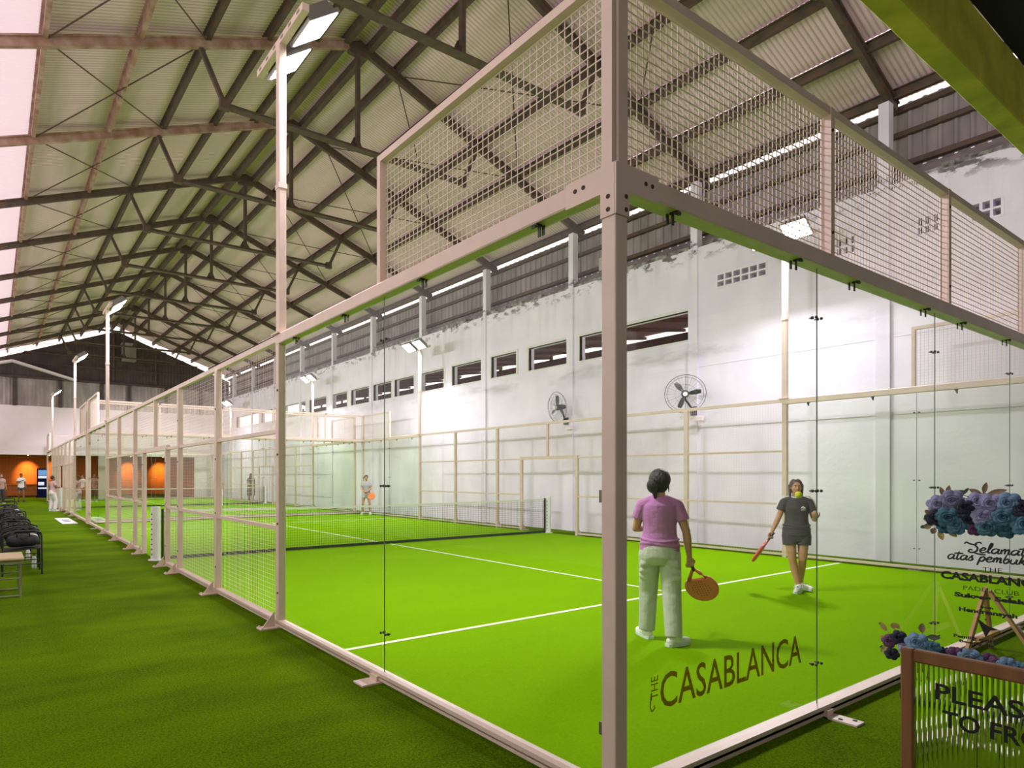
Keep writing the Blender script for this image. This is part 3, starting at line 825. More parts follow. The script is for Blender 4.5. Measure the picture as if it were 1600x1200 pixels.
def end_wall(T, loc, label, near, corners):
    """10 m glass back wall with wire mesh on top"""
    e = thing('court_end_wall', label, 'glass wall', loc)
    St = M['steel']
    for a, lab in corners:
        s = 1 if a < 5 else -1
        mb = MB(); mb.bevel_box((a - 0.05 * s, -0.03, 0.0), (a + 0.035 * s, 0.05, H3 - 0.01), 0.004); mb.map(lambda p: T(*p))
        p = mb.build('corner_post', St, e)
        foot(T, a).build('foot_plate', St, p)
        # folded corner bracket wrapped round the two beams
        mb = MB()
        mb.box((a - 0.056 * s, 0.048, H3 - 0.23), (a + 0.04 * s, 0.058, H3 + 0.008)); mb.box((a + 0.04 * s, 0.048, H3 - 0.115), (a + 0.26 * s, 0.058, H3 + 0.008))
        mb.box((a - 0.058 * s, -0.03, H3 - 0.23), (a - 0.048 * s, 0.05, H3 + 0.008)); mb.box((a - 0.058 * s, -0.24, H3 - 0.115), (a - 0.048 * s, -0.03, H3 + 0.008))
        mb.map(lambda p: T(*p)); br = mb.build('corner_bracket', St, p)
        mb = MB()
        for da, z in ((0.015, 0.14), (0.015, 0.2), (0.16, 0.045), (0.21, 0.045)):
            mb.tube(T(a + s * da, 0.055, H3 - z), T(a + s * da, 0.061, H3 - z), 0.011, 8)
            mb.tube(T(a - s * 0.055, 0.05 - da - 0.02, H3 - z), T(a - s * 0.061, 0.05 - da - 0.02, H3 - z), 0.011, 8)
        mb.build('bracket_bolts', M['hole'], p)
        for z in (0.33, 1.44, 2.55):
            mb = MB(); mb.box((a - 0.0 * s, -0.085, z - 0.03), (a + 0.02 * s, -0.03, z + 0.03)); mb.map(lambda p: T(*p)); mb.build('glass_holder', M['galv'], p)
        mb = MB(); mb.bevel_box((a - 0.02 * s, -0.035, H3), (a + 0.055 * s, 0.04, H4 + 0.0), 0.004); mb.box((a - 0.05 * s, -0.03, H3), (a - 0.025 * s, 0.03, H4)); mb.map(lambda p: T(*p))
        mb.build('upper_corner_post', St, e)
    tbox(T, (0.04, -0.05, H3 - 0.1), (9.96, 0.05, H3), 0.008).build('top_beam', St, e)
    mb = MB(); mb.box((0.04, -0.03, 0.035), (9.96, 0.05, 0.075)); mb.box((0.04, 0.042, 0.012), (9.96, 0.05, 0.05)); mb.map(lambda p: T(*p)).build('base_rail', St, e)
    seams = [2.0, 4.03, 6.03, 8.0]
    ed = [0.05] + seams + [9.95]
    panes = []
    for i in range(5):
        panes.append(pane(T, ed[i] + (0.01 if i else 0), ed[i + 1] - (0.01 if i < 4 else 0)).build('glass_panel', M['glass'], e))
    for a in seams:
        for z in (0.33, 1.44, 2.55): clamp(T, a, z).build('glass_clamp', M['black'], e)
        seam(T, a).build('glass_seam', M['seam'], e)
        mb = MB(); mb.box((a - 0.02, 0.05, 0.0), (a + 0.09, 0.23, 0.012)); mb.box((a - 0.02, 0.05, 0.0), (a + 0.06, 0.07, 0.05)); mb.map(lambda p: T(*p))
        fp = mb.build('foot_plate', St, e)
        mb = MB(); mb.box((a + 0.0, 0.12, 0.011), (a + 0.02, 0.14, 0.016)); mb.box((a + 0.05, 0.18, 0.011), (a + 0.07, 0.2, 0.016)); mb.map(lambda p: T(*p)).build('bolt_hole', M['hole'], fp)
    for a in (0.44, 1.7, 2.51, 3.79, 4.62, 5.87, 6.7, 7.7, 8.6, 9.5): clip(T, a).build('beam_clip', M['black'], e)
    up = [2.12, 4.24, 6.4, 8.3]
    for a in up:
        mb = MB(); mb.box((a - 0.005, -0.03, H3), (a + 0.045, 0.035, H4)); mb.map(lambda p: T(*p)); u = mb.build('upper_post', St, e)
        mb = MB()
        for z in (H3 + 0.15, H4 - 0.15): mb.tube(T(a + 0.01, 0.034, z), T(a + 0.01, 0.042, z), 0.011, 8)
        mb.build('bolt_row', M['hole'], u)
    tbox(T, (0.05, -0.03, H4 - 0.05), (9.95, 0.03, H4)).build('upper_rail', St, e)
    x = [0.06] + up + [9.94]
    for i in range(5):
        mb = MB(); wires(mb, T, x[i] + (0.05 if i else 0), x[i + 1] - 0.01, H3 + 0.02, H4 - 0.06, -0.02, r=0.0022, pitch=0.0475); mb.build('wire_mesh', M['wire'], e, fix=False)
    return e, panes

def court_net(Y, xl, xr, label):
    n = thing('court_net', label, 'net', (5, Y, 0))
    def top(x): return 0.90 - 0.04 * (1 - ((x - 5) / 5) ** 2)
    mb = MB(); r = 0.0016
    k = int((xr - xl - 0.3) / 0.05)
    for i in range(k + 1):
        x = xl + 0.15 + (xr - xl - 0.3) * i / k
        mb.rings([[(x - r, Y - r, z), (x + r, Y - r, z), (x + r, Y + r, z), (x - r, Y + r, z)] for z in (0.06, top(x))])
    for j in range(17):
        t = j / 16
        R = []
        for i in range(13):
            x = xl + 0.15 + (xr - xl - 0.3) * i / 12; z = 0.06 + (top(x) - 0.06) * t
            R.append([(x, Y - r, z - r), (x, Y + r, z - r), (x, Y + r, z + r), (x, Y - r, z + r)])
        mb.rings(R)
    mb.build('mesh_net', M['net'], n, fix=False)
    def band(z0f, z1f, d, name, m):
        mb = MB(); R = []
        for i in range(25):
            x = xl + 0.13 + (xr - xl - 0.26) * i / 24
            R.append([(x, Y - d, z0f(x)), (x, Y + d, z0f(x)), (x, Y + d, z1f(x)), (x, Y - d, z1f(x))])
        mb.rings(R).build(name, m, n)
    band(lambda x: top(x) - 0.02, lambda x: top(x) + 0.02, 0.005, 'top_tape', M['tape'])
    band(lambda x: 0.012, lambda x: 0.07, 0.008, 'bottom_tape', M['net'])
    for x in (xl + 0.12, xr - 0.12):
        mb = MB(); mb.bevel_box((x - 0.02, Y - 0.02, 0.005), (x + 0.02, Y + 0.02, 0.93), 0.005); mb.build('side_strap', M['black'], n)
    for x in (xl - 0.0, xr - 0.0):
        mb = MB(); mb.tube((x, Y, 0.02), (x, Y, 0.97), 0.085, 16); mb.tube((x, Y, 0.005), (x, Y, 0.02), 0.13, 16); p = mb.build('padded_post', M['white'], n, smooth=False)
        mb = MB()
        for i in range(9): mb.ell((x - 0.075, Y - 0.045, 0.12 + i * 0.09), (0.012, 0.012, 0.014), 6, 4)
        mb.build('lace_eyelets', M['hole'], p)
    return n

def light_mast(x, y, face, label, rz=0.0):
    """square pole on the fence with two LED heads on a cross bar; face = +1 shines to +x"""
    t = thing('floodlight_mast', label, 'floodlight', (x, y, H3), group='court floodlight masts')
    St = M['steel']
    mb = MB(); mb.bevel_box((-0.04, -0.045, 0.012), (0.04, 0.045, 2.98), 0.008); mb.box((-0.075, -0.09, 0), (0.075, 0.09, 0.014)); mb.box((-0.046, -0.05, 1.48), (0.046, 0.05, 1.53))
    mb.build('pole', St, t, local=True)
    mb = MB(); mb.box((-0.035, -0.6, 2.93), (0.035, 0.6, 3.0))
    cb = mb.build('cross_bar', St, t, local=True)
    for i in range(6):
        mb = MB(); mb.box((-0.038 if face > 0 else 0.033, -0.53 + i * 0.2, 2.955), (-0.033 if face > 0 else 0.038, -0.47 + i * 0.2, 2.98)); mb.build('bar_slot', M['galv'], cb, local=True)
    tilt = math.radians(35)
    for yy in (-0.3, 0.33):
        ax = Vector((face * math.cos(tilt), 0, math.sin(tilt) * 1.0)); nx = Vector((face * math.sin(tilt), 0, -math.cos(tilt)))
        c = Vector((face * 0.03, yy, 2.90)) + ax * 0.24
        def P(u, v, w_): return c + ax * u + Vector((0, 1, 0)) * v + nx * w_
        mb = MB()
        for z0, z1, uu, vv in ((-0.09, -0.02, 0.17, 0.19), (-0.02, 0.02, 0.195, 0.225)):
            mb.rings([[P(-uu, -vv, k), P(uu, -vv, k), P(uu, vv, k), P(-uu, vv, k)] for k in (z0, z1)])
        for i in range(6): mb.rings([[P(-0.16, -0.17 + i * 0.064, k), P(0.16, -0.17 + i * 0.064, k), P(0.16, -0.155 + i * 0.064, k), P(-0.16, -0.155 + i * 0.064, k)] for k in (-0.13, -0.09)])
        mb.bar(P(-0.24, -0.1, -0.05), P(-0.1, -0.1, -0.05), 0.03, 0.03); mb.bar(P(-0.24, 0.1, -0.05), P(-0.1, 0.1, -0.05), 0.03, 0.03)
        h = mb.build('lamp_head', M['galv'], t, local=True)
        mb = MB(); mb.rings([[P(-0.175, -0.205, k), P(0.175, -0.205, k), P(0.175, 0.205, k), P(-0.175, 0.205, k)] for k in (0.02, 0.027)])
        mb.build('led_face', M['led'], h, local=True)
        L = bpy.data.lights.new('flood_beam', 'AREA'); L.shape = 'RECTANGLE'; L.size = 0.34; L.size_y = 0.4; L.energy = LAMP_W; L.color = (1.0, 0.92, 1.06); L.spread = math.radians(165)
        lo = bpy.data.objects.new('flood_beam', L); C.objects.link(lo); lo.parent = t
        lo.location = P(0, 0, 0.04)
        lo.rotation_euler = nx.to_track_quat('-Z', 'Y').to_euler()
    return t

def court(Y0, skew, xo, which):
    pos = 'near' if which == 0 else 'far'
    xl = lambda a: xo + skew * a
    WARP = [(0, 0), (2, 2.07), (4, 4.10), (6, 6.26), (8, 8.30), (9, 9.16), (10, 10.15), (11, 11.18), (12, 12.15), (14, 14.2), (16, 16.14), (18, 18.0), (20, 20)]
    def wa(a):                      # bay widths as they were set out along the walkway
        if which or a <= 0 or a >= 20: return a
        for (p, q), (r, s_) in zip(WARP[:-1], WARP[1:]):
            if p <= a <= r: return q + (a - p) * (s_ - q) / (r - p)
    TL = lambda a, b, z: (xl(wa(a)) - b, Y0 + wa(a), z)
    TR = lambda a, b, z: (10.0 + b, Y0 + a, z)
    TN = lambda a, b, z: (xo + a * (10 - xo) / 10.0, Y0 - b, z)
    TF = lambda a, b, z: (xl(20) + a * (10 - xl(20)) / 10.0, Y0 + 20 + b, z)
    # turf with painted lines
    mb = MB(); z = 0.006
    mb.add([(xl(0), Y0, z), (10, Y0, z), (10, Y0 + 20, z), (xl(20), Y0 + 20, z)], [(0, 1, 2, 3)])
    mb.cur = 1; z = 0.009
    def line(x0, y0, x1, y1): mb.add([(x0, Y0 + y0, z), (x1, Y0 + y0, z), (x1, Y0 + y1, z), (x0, Y0 + y1, z)], [(0, 1, 2, 3)])
    y = 2.98
    mb.add([(xl(y) + 0.03, Y0 + 2.93, z), (9.97, Y0 + 3.05, z), (9.97, Y0 + 3.11, z), (xl(y) + 0.03, Y0 + 2.99, z)], [(0, 1, 2, 3)])
    line(xl(17) + 0.03, 16.95, 9.97, 17.01)
    line(4.97, 3.03, 5.03, 9.95); line(4.97, 10.05, 5.03, 16.97)
    o = mb.build('court_turf', [M['court'], M['line']]); o['kind'] = 'structure'; o['label'] = 'bright lime turf of the %s court with white lines' % pos
    side_fence(TL, 20, (xl(10), Y0 + 10, 0), 'cream steel fence along the walkway side of the %s court with glass corners' % pos, which == 0)
    side_fence(TR, 20, (10, Y0 + 10, 0), 'cream steel fence of the %s court in front of the white side wall' % pos, which == 0)
    e1, panes = end_wall(TN, (5, Y0, 0), 'glass end wall with wire mesh on top, nearest end of the %s court' % pos, which == 0, ((0.0, 'l'), (10.0, 'r')))
    end_wall(TF, (5, Y0 + 20, 0), 'glass end wall with wire mesh on top, farthest end of the %s court' % pos, False, ((0.0, 'l'), (10.0, 'r')))
    court_net(Y0 + 10, xl(10) - 0.03, 10.0, 'dark net with white top tape across the %s court' % pos)
    for a, nm in ((4, 'front'), (16, 'rear')):
        light_mast(xl(wa(a)), Y0 + wa(a), 1, 'tall white floodlight mast on the walkway fence of the %s court, %s one' % (pos, nm))
        light_mast(10.0, Y0 + a, -1, 'tall white floodlight mast on the wall side fence of the %s court, %s one' % (pos, nm))
    return e1, panes, TN
END, PANES, TN0 = court(0.0, 0.006, 0.0, 0)
court(20.7, 0.008, 0.14, 1)

# lettering on the first pane of the near end wall
def TG(x, y, z): return Vector((0.345 + x, -0.0085 - max(0.0, z), 0.375 + y))
mb = text_mb('CASABLANCA', 0.2, TG, bold=0.0012, thick=0.0004, width=1.43, height=0.178)
tag(mb.build('name_lettering', M['glass_print'], PANES[0]), 'olive brown CASABLANCA lettering')
def TV(x, y, z): return Vector((0.325 - y, -0.0085 - max(0.0, z), 0.435 + x))
mb = text_mb('THE', 0.07, TV, thick=0.0004, width=0.115, height=0.055)
sw = [(-0.05, 0.035), (-0.055, 0.05), (-0.03, 0.062), (0.0, 0.058), (0.035, 0.05)]
mb.poly([TV(a, b, 0) for a, b in sw], 0.003, 5)
sw = [(-0.05, 0.035), (-0.042, 0.024), (-0.03, 0.03)]
mb.poly([TV(a, b, 0) for a, b in sw], 0.003, 5)
tag(mb.build('small_lettering', M['glass_print'], PANES[0]), 'upright THE lettering')

# access plate on the walkway
mb = MB(); mb.bevel_box((-0.60, 20.4, 0.0), (-0.16, 23.4, 0.02), 0.005)
p = mb.build('floor_plate', M['white'], loc=(-0.38, 21.9, 0)); tag(p, 'flat pale plate lying on the green walkway', 'plate')
mb = MB(); mb.box((-0.48, 21.2, 0.019), (-0.28, 22.5, 0.024)); mb.build('plate_inset', M['tee_grey'], p)

# wall fans
def wall_fan(y, z, yaw, label, blade0):
    t = thing('wall_fan', label, 'fan', (XW - 0.07, y, z - 0.42), group='industrial wall fans')
    c = Vector((XW - 0.46, y - 0.03, z))
    d = Vector((-math.cos(yaw), -math.sin(yaw), -0.12)).normalized()
    u = d.cross(Vector((0, 0, 1))).normalized(); v = u.cross(d)
    def P(a, r, k): return c + u * (math.cos(a) * r) + v * (math.sin(a) * r) + d * k
    R0 = 0.425
    mb = MB()
    for k, r in ((0.0, R0), (0.07, R0 * 0.86), (0.09, R0 * 0.5), (-0.06, R0 * 0.9)):
        mb.poly([P(2 * PI * i / 28, r, k) for i in range(28)], 0.008 if r == R0 else 0.003, 5, close=True)
    for i in range(32):
        a = 2 * PI * i / 32
        mb.poly([P(a, R0, 0), P(a, R0 * 0.86, 0.07), P(a, R0 * 0.5, 0.09), P(a, 0.06, 0.095)], 0.0018, 4)
        if i % 2 == 0: mb.poly([P(a, R0, 0), P(a, R0 * 0.9, -0.06), P(a, 0.1, -0.1)], 0.0018, 4)
    mb.build('guard_cage', M['fan_grey'], t)
    for i in range(3):
        a = blade0 + i * 2 * PI / 3
        mb = MB(); pts = []
        for r, wd in ((0.05, 0.02), (0.14, 0.05), (0.24, 0.062), (0.33, 0.045)):
            pts.append((r, wd))
        ring = [P(a - w_ / r * 0.9, r, 0.012) for r, w_ in pts] + [P(a + w_ / r * 0.9, r, -0.028) for r, w_ in reversed(pts)]
        n = len(ring)
        mb.add(ring + [p - d * 0.006 for p in ring], [tuple(range(n)), tuple(range(2 * n - 1, n - 1, -1))] + [(i2, i2 + n, (i2 + 1) % n + n, (i2 + 1) % n) for i2 in range(n)])
        mb.build('fan_blade', M['fan_dark'], t)
    mb = MB(); mb.tube(P(0, 0, 0.1), P(0, 0, 0.03), 0.05, 14); mb.build('hub', M['white'], t)
    mb = MB(); mb.tube(P(0, 0, 0.0), P(0, 0, -0.24), 0.085, 14, 0.06); mb.build('motor', M['fan_dark'], t)
    mb = MB(); e = P(0, 0, -0.15)
    mb.poly([e, e + Vector((0.03, 0, -0.14)), (XW - 0.12, y, z - 0.33), (XW - 0.08, y, z - 0.36)], 0.022, 8)
    mb.box((XW - 0.10, y - 0.07, z - 0.46), (XW - 0.06, y + 0.07, z - 0.26)); mb.build('bracket', M['fan_dark'], t)
    mb = MB(); mb.bevel_box((XW - 0.16, y - 0.24, z - 0.6), (XW - 0.06, y - 0.06, z - 0.49), 0.01); mb.build('switch_box', M['plain_wall'], t)
    return t
wall_fan(10.2, 3.40, math.radians(-14), 'round black wall fan turned edgeways to the left of the near corner post', 1.7)
wall_fan(6.4, 3.36, math.radians(34), 'round black wall fan to the right of the near corner post', 0.9)

# far lounge: screen, counter, wall lights
t = thing('display_screen', 'tall navy display screen with white and blue panels in the far lounge', 'screen', (0.50, 47.6, 0))
mb = MB(); mb.bevel_box((0.10, 47.55, 0.1), (0.90, 47.7, 2.0), 0.02); mb.box((0.05, 47.4, 0), (0.95, 47.85, 0.1)); mb.build('cabinet', M['screen_navy'], t)
mb = MB(); mb.box((0.17, 47.53, 1.55), (0.83, 47.55, 1.9)); mb.build('upper_panel', M['screen_blue'], t)
mb = MB(); mb.box((0.17, 47.53, 1.33), (0.83, 47.55, 1.5)); mb.box((0.17, 47.53, 0.85), (0.53, 47.55, 1.08)); mb.box((0.17, 47.53, 0.6), (0.83, 47.55, 0.7)); mb.build('white_panel', M['screen_white'], t)
t = thing('counter', 'low brown counter against the orange lounge wall', 'counter', (0.0, 51.2, 0))
mb = MB(); mb.box((-1.6, 50.9, 0.06), (1.8, 51.7, 0.82)); mb.build('body', M['lounge_dark'], t)
mb = MB(); mb.box((-1.7, 50.8, 0.82), (1.9, 51.75, 0.9)); mb.build('top', M['lounge'], t)
mb = MB()
for z in (0.3, 0.6): mb.box((-1.55, 50.88, z), (1.75, 50.91, z + 0.03))
mb.build('front_rail', M['lounge'], t)
for k, (x, lab) in enumerate(((-0.3, 'warm orange wall light in the far lounge left of the display screen'), (6.6, 'warm orange wall light glowing behind the court left of the others seen through mesh'), (9.0, 'warm orange wall light behind the court, rightmost one'))):
    t = thing('spotlight', lab.replace('wall light', 'ceiling spotlight'), 'spotlight', (x, 50.6, 3.0), group='warm lounge spotlights')
    mb = MB(); mb.tube((x, 50.6, 3.0), (x, 50.55, 3.14), 0.06, 12); mb.box((x - 0.05, 50.5, 3.13), (x + 0.05, 50.65, 3.16)); mb.build('housing', M['black_metal'], t)
    mb = MB(); mb.tube((x, 50.607, 2.98), (x, 50.601, 2.999), 0.055, 12); mb.build('bulb', M['warm'], t)
    L = bpy.data.lights.new('warm_glow', 'SPOT'); L.energy = WARM_W * 8; L.color = (1.0, 0.42, 0.10); L.spot_size = math.radians(60); L.spot_blend = 1.0; L.shadow_soft_size = 0.05
    lo = bpy.data.objects.new('warm_glow', L); C.objects.link(lo); lo.parent = t
    lo.location = (0, 0.02, -0.04); lo.rotation_euler = (math.radians(48), 0, 0)
# flat ceiling lamps added to brighten the lounge
for k, (x, lab) in enumerate(((-2.5, 'added fill lamp on the lounge ceiling at the far left'), (4.5, 'added fill lamp on the ceiling in the middle of the lounge'))):
    t = thing('lounge_fill_lamp', lab, 'ceiling lamp', (x, 46.5, 3.06), group='added lounge fill lamps')
    mb = MB(); mb.box((x - 0.6, 45.9, 3.09), (x + 0.6, 47.1, 3.16)); mb.build('housing', M['white'], t)
    mb = MB(); mb.box((x - 0.55, 45.95, 3.08), (x + 0.55, 47.05, 3.09)); mb.build('diffuser', M['warm'], t)
    L = bpy.data.lights.new('lounge_fill_light', 'AREA'); L.size = 1.0; L.energy = 160; L.color = (1.0, 0.62, 0.32)
    lo = bpy.data.objects.new('lounge_fill_light', L); C.objects.link(lo); lo.parent = t; lo.location = (0, 0, 0.0)
mb = MB(); mb.ell((0, 0, 0), (0.033, 0.033, 0.033), 14, 10)
o = mb.build('padel_ball', M['ball'], smooth=True, local=True); o.location = (2.35, 9.75, 0.041); tag(o, 'pale yellow ball lying on the lime turf by the foot of the net', 'ball')
# ------------------------------------------------------------------ people
def solid(name, mb, m, parent, voxel, smooth=4, fac=0.5):
    """fuse overlapping volumes into one continuous surface"""
    me = bpy.data.meshes.new(name); me.from_pydata(mb.v, [], mb.f)
    b = bmesh.new(); b.from_mesh(me); bmesh.ops.recalc_face_normals(b, faces=b.faces); b.to_mesh(me); b.free()
    o = bpy.data.objects.new(name + '_tmp', me); C.objects.link(o)
    r = o.modifiers.new('fuse', 'REMESH'); r.mode = 'VOXEL'; r.voxel_size = voxel; r.use_smooth_shade = True
    if smooth:
        q = o.modifiers.new('soft', 'SMOOTH'); q.iterations = smooth; q.factor = fac
    bpy.context.view_layer.update()
    dg = bpy.context.evaluated_depsgraph_get()
    out = bpy.data.meshes.new_from_object(o.evaluated_get(dg)); out.name = name
    bpy.data.objects.remove(o); bpy.data.meshes.remove(me)
    out.materials.clear(); out.materials.append(m)
    out.polygons.foreach_set('use_smooth', [True] * len(out.polygons))
    ob = bpy.data.objects.new(name, out); C.objects.link(ob); ob.parent = parent
    return ob

def hand(mb, wrist, d, palm, curl, side, k=1.0, spread=0.0):
    """palm, four fingers of different length and a thumb; d = towards the fingertips, palm = way the palm faces"""
    d = Vector(d).normalized(); palm = Vector(palm); palm = (palm - d * palm.dot(d)).normalized()
    ac = d.cross(palm) * side            # towards the thumb side
    wrist = Vector(wrist)
    mb.cap(wrist, 0.021 * k, wrist + d * 0.03 * k, 0.024 * k, 10)
    for s_ in (-0.024, -0.008, 0.008, 0.024):
        mb.cap(wrist + d * 0.015 * k + ac * s_ * 0.6 * k, 0.014 * k, wrist + d * 0.078 * k + ac * s_ * k, 0.0135 * k, 8)
    for i, (off, L) in enumerate(((0.029, 0.070), (0.010, 0.078), (-0.010, 0.073), (-0.028, 0.058))):
        p = wrist + d * 0.08 * k + ac * off * k; ang = curl * (0.85 + 0.1 * i)
        for seg, (fr, r0, r1) in enumerate(((0.42, 0.0095, 0.0088), (0.32, 0.0088, 0.008), (0.26, 0.008, 0.0068))):
            a = ang * (seg + 0.7)
            dd = d * math.cos(a) + palm * math.sin(a) + ac * spread * (off / 0.03) * 0.2
            q = p + dd.normalized() * L * fr * k
            mb.cap(p, r0 * k, q, r1 * k, 8); p = q
    p = wrist + d * 0.022 * k + ac * 0.022 * k
    for seg, (dx, L, r0, r1) in enumerate(((0.9, 0.036, 0.0135, 0.011), (0.35, 0.03, 0.011, 0.0095), (0.1, 0.022, 0.0095, 0.008))):
        dd = (d * 0.75 + ac * dx + palm * (0.35 + 0.3 * curl)).normalized()
        q = p + dd * L * k
        mb.cap(p, r0 * k, q, r1 * k, 8); p = q

def person(loc, rz, label, scale=1.0, voxel=0.006, J=None, top=None, bottom=None, shorts=False, long_sleeve=False, skin=None, hair=None, hair_kind='short',
           shoe=None, collar=None, curlR=0.3, curlL=0.3, palmR=(-1, 0, 0), palmL=(1, 0, 0), handR=None, handL=None, sock=False, cloak=None, hem=0.80):
    """standing figure facing +y in its own space; J overrides joints"""
    t = thing('person', label, 'person', loc, rz); t.scale = (scale,) * 3
    j = dict(hip=0.088, kneeL=(-0.10, 0.03, 0.48), kneeR=(0.10, 0.03, 0.48), ankL=(-0.105, -0.02, 0.085), ankR=(0.105, -0.02, 0.085), toeL=(-0.14, 0.14), toeR=(0.14, 0.14),
             shL=(-0.155, 0, 1.31), shR=(0.155, 0, 1.31), elL=(-0.215, -0.03, 1.07), elR=(0.215, -0.03, 1.07), wrL=(-0.225, 0.05, 0.84), wrR=(0.225, 0.05, 0.84),
             head=(0, 0.025, 1.535), lean=(0, 0))
    if J: j.update(J)
    skin = skin or M['skin']
    lx, ly = j['lean']
    V3 = lambda p: Vector(p)
    hd = V3(j['head'])
    b = MB()
    # trunk under the clothes
    b.loft([((0, 0, 0.80), 0.10, 0.07), ((0, -0.005, 0.88), 0.155, 0.105), ((0, 0, 0.98), 0.135, 0.09), ((lx * 0.5, ly * 0.5, 1.10), 0.122, 0.085), ((lx * 0.8, ly * 0.8 + 0.005, 1.22), 0.148, 0.10), ((lx, ly - 0.005, 1.31), 0.145, 0.088), ((lx, ly - 0.01, 1.37), 0.09, 0.06), ((lx, ly - 0.01, 1.40), 0.05, 0.045)])
    nb = Vector((lx, ly - 0.012, 1.37))
    b.cap(nb, 0.054, hd + Vector((0, -0.03, -0.07)), 0.047, 12)
    # head: skull, face, jaw, chin, nose, ears, brow
    b.ell(hd + Vector((0, -0.012, 0.02)), (0.074, 0.092, 0.095), 16, 12)
    b.ell(hd + Vector((0, 0.025, -0.03)), (0.060, 0.062, 0.078), 14, 10)
    b.ell(hd + Vector((0, 0.055, -0.085)), (0.034, 0.030, 0.026), 10, 8)
    b.cap(hd + Vector((0, 0.085, 0.012)), 0.009, hd + Vector((0, 0.102, -0.026)), 0.013, 8)
    b.ell(hd + Vector((0, 0.078, 0.028)), (0.046, 0.014, 0.012), 10, 6)
    for s_ in (-1, 1):
        b.ell(hd + Vector((s_ * 0.076, -0.01, -0.012)), (0.009, 0.020, 0.031), 8, 6)
        b.ell(hd + Vector((s_ * 0.038, 0.062, -0.03)), (0.022, 0.02, 0.022), 8, 6)
    # arms and hands
    for s_, sh, el, wr, curl, pl, hdn in ((-1, j['shL'], j['elL'], j['wrL'], curlL, palmL, handL), (1, j['shR'], j['elR'], j['wrR'], curlR, palmR, handR)):
        sh, el, wr = V3(sh), V3(el), V3(wr)
        b.cap(Vector((lx + s_ * 0.05, ly - 0.005, 1.355)), 0.048, sh, 0.048, 12)
        b.cap(sh, 0.050, el, 0.037, 12)
        m_ = el.lerp(wr, 0.3)
        b.cap(el, 0.037, m_, 0.038, 12); b.cap(m_, 0.038, wr, 0.023, 12)
        hand(b, wr, hdn if hdn is not None else (wr - el), pl, curl, s_)
    # legs
    for s_, kn, an in ((-1, j['kneeL'], j['ankL']), (1, j['kneeR'], j['ankR'])):
        hp = Vector((s_ * j['hip'], 0, 0.87)); kn, an = V3(kn), V3(an)
        b.cap(hp, 0.088, kn, 0.054, 14)
        cf = kn.lerp(an, 0.32) + Vector((0, -0.016, 0))
        b.cap(kn, 0.052, cf, 0.055, 12); b.cap(cf, 0.055, an, 0.034, 12)
        b.cap(an, 0.036, an + Vector((0, -0.01, -0.04)), 0.036, 10)
    body = solid('body', b, skin, t, voxel, 3)
    # top
    if top is not None:
        c = MB()
        c.loft([((0, 0, hem), 0.185, 0.128), ((0, 0, hem + 0.1), 0.178, 0.122), ((lx * 0.4, ly * 0.4, 1.04), 0.152, 0.108), ((lx * 0.6, ly * 0.6, 1.12), 0.150, 0.108), ((lx * 0.8, ly * 0.8 + 0.006, 1.22), 0.168, 0.118), ((lx, ly - 0.004, 1.31), 0.160, 0.105), ((lx, ly - 0.008, 1.37), 0.10, 0.075), ((lx, ly - 0.008, 1.395), 0.078, 0.066)], 22)
        for s_, sh, el, wr in ((-1, j['shL'], j['elL'], j['wrL']), (1, j['shR'], j['elR'], j['wrR'])):
            sh, el, wr = V3(sh), V3(el), V3(wr)
            c.cap(Vector((lx + s_ * 0.055, ly - 0.005, 1.352)), 0.058, sh, 0.058, 12)
            d = (el - sh); e = sh + d * (0.98 if long_sleeve else 0.56)
            c.tube(sh, e, 0.058, 14, 0.068 if not long_sleeve else 0.05)
            if long_sleeve: c.cap(el, 0.05, wr, 0.036, 12)
        if voxel < 0.008:
            for zz, amp in ((hem + 0.05, 0.006), (hem + 0.11, 0.007), (hem + 0.15, 0.005)):     # folds round the waist
                c.poly([(0.172 * math.cos(a), 0.117 * math.sin(a), zz + 0.012 * math.sin(2 * a + zz * 40)) for a in [2 * PI * i / 24 for i in range(24)]], amp + 0.006, 6, close=True)
        sh_o = solid('shirt', c, top, t, max(voxel, 0.007), 4)
        if collar is not None:
            cm = MB(); cm.poly([(lx + 0.071 * math.cos(a), ly - 0.008 + 0.060 * math.sin(a) + 0.012, 1.392 - 0.012 * math.sin(a)) for a in [2 * PI * i / 20 for i in range(20)]], 0.011, 6, close=True)
            cm.build('collar', collar, sh_o, smooth=True, local=True)
    if bottom is not None:
        c = MB()
        c.loft([((0, 0, 0.74), 0.13, 0.10), ((0, -0.01, 0.82), 0.178, 0.128), ((0, -0.008, 0.90), 0.172, 0.122), ((0, 0, 1.0), 0.148, 0.105)], 22)
        for s_, kn, an in ((-1, j['kneeL'], j['ankL']), (1, j['kneeR'], j['ankR'])):
            hp = Vector((s_ * j['hip'], 0, 0.84)); kn, an = V3(kn), V3(an)
            if shorts: c.tube(hp, hp.lerp(kn, 0.42), 0.102, 16, 0.100)
            else:
                c.cap(hp, 0.102, kn, 0.086, 16); c.tube(kn, an + Vector((0, -0.01, 0.0)), 0.086, 16, 0.076)
                c.ell(kn + Vector((0, 0, 0)), (0.088, 0.088, 0.09), 12, 8)
                if voxel < 0.008:
                    c.ell((s_ * 0.072, -0.045, 0.83), (0.088, 0.075, 0.10), 14, 10)
                    for f, k_, a_ in ((0.22, 0.5, -0.06), (0.42, 0.35, -0.05), (0.62, -0.3, -0.045)):      # soft folds on the thigh and behind the knee
                        q = hp.lerp(kn, f)
                        c.ell(q + Vector((0.02 * s_, a_, 0)), (0.075, 0.05, 0.05), 12, 8, Matrix.Rotation(k_ * s_, 3, 'Y'))
        solid('shorts' if shorts else 'trousers', c, bottom, t, max(voxel, 0.007), 4)
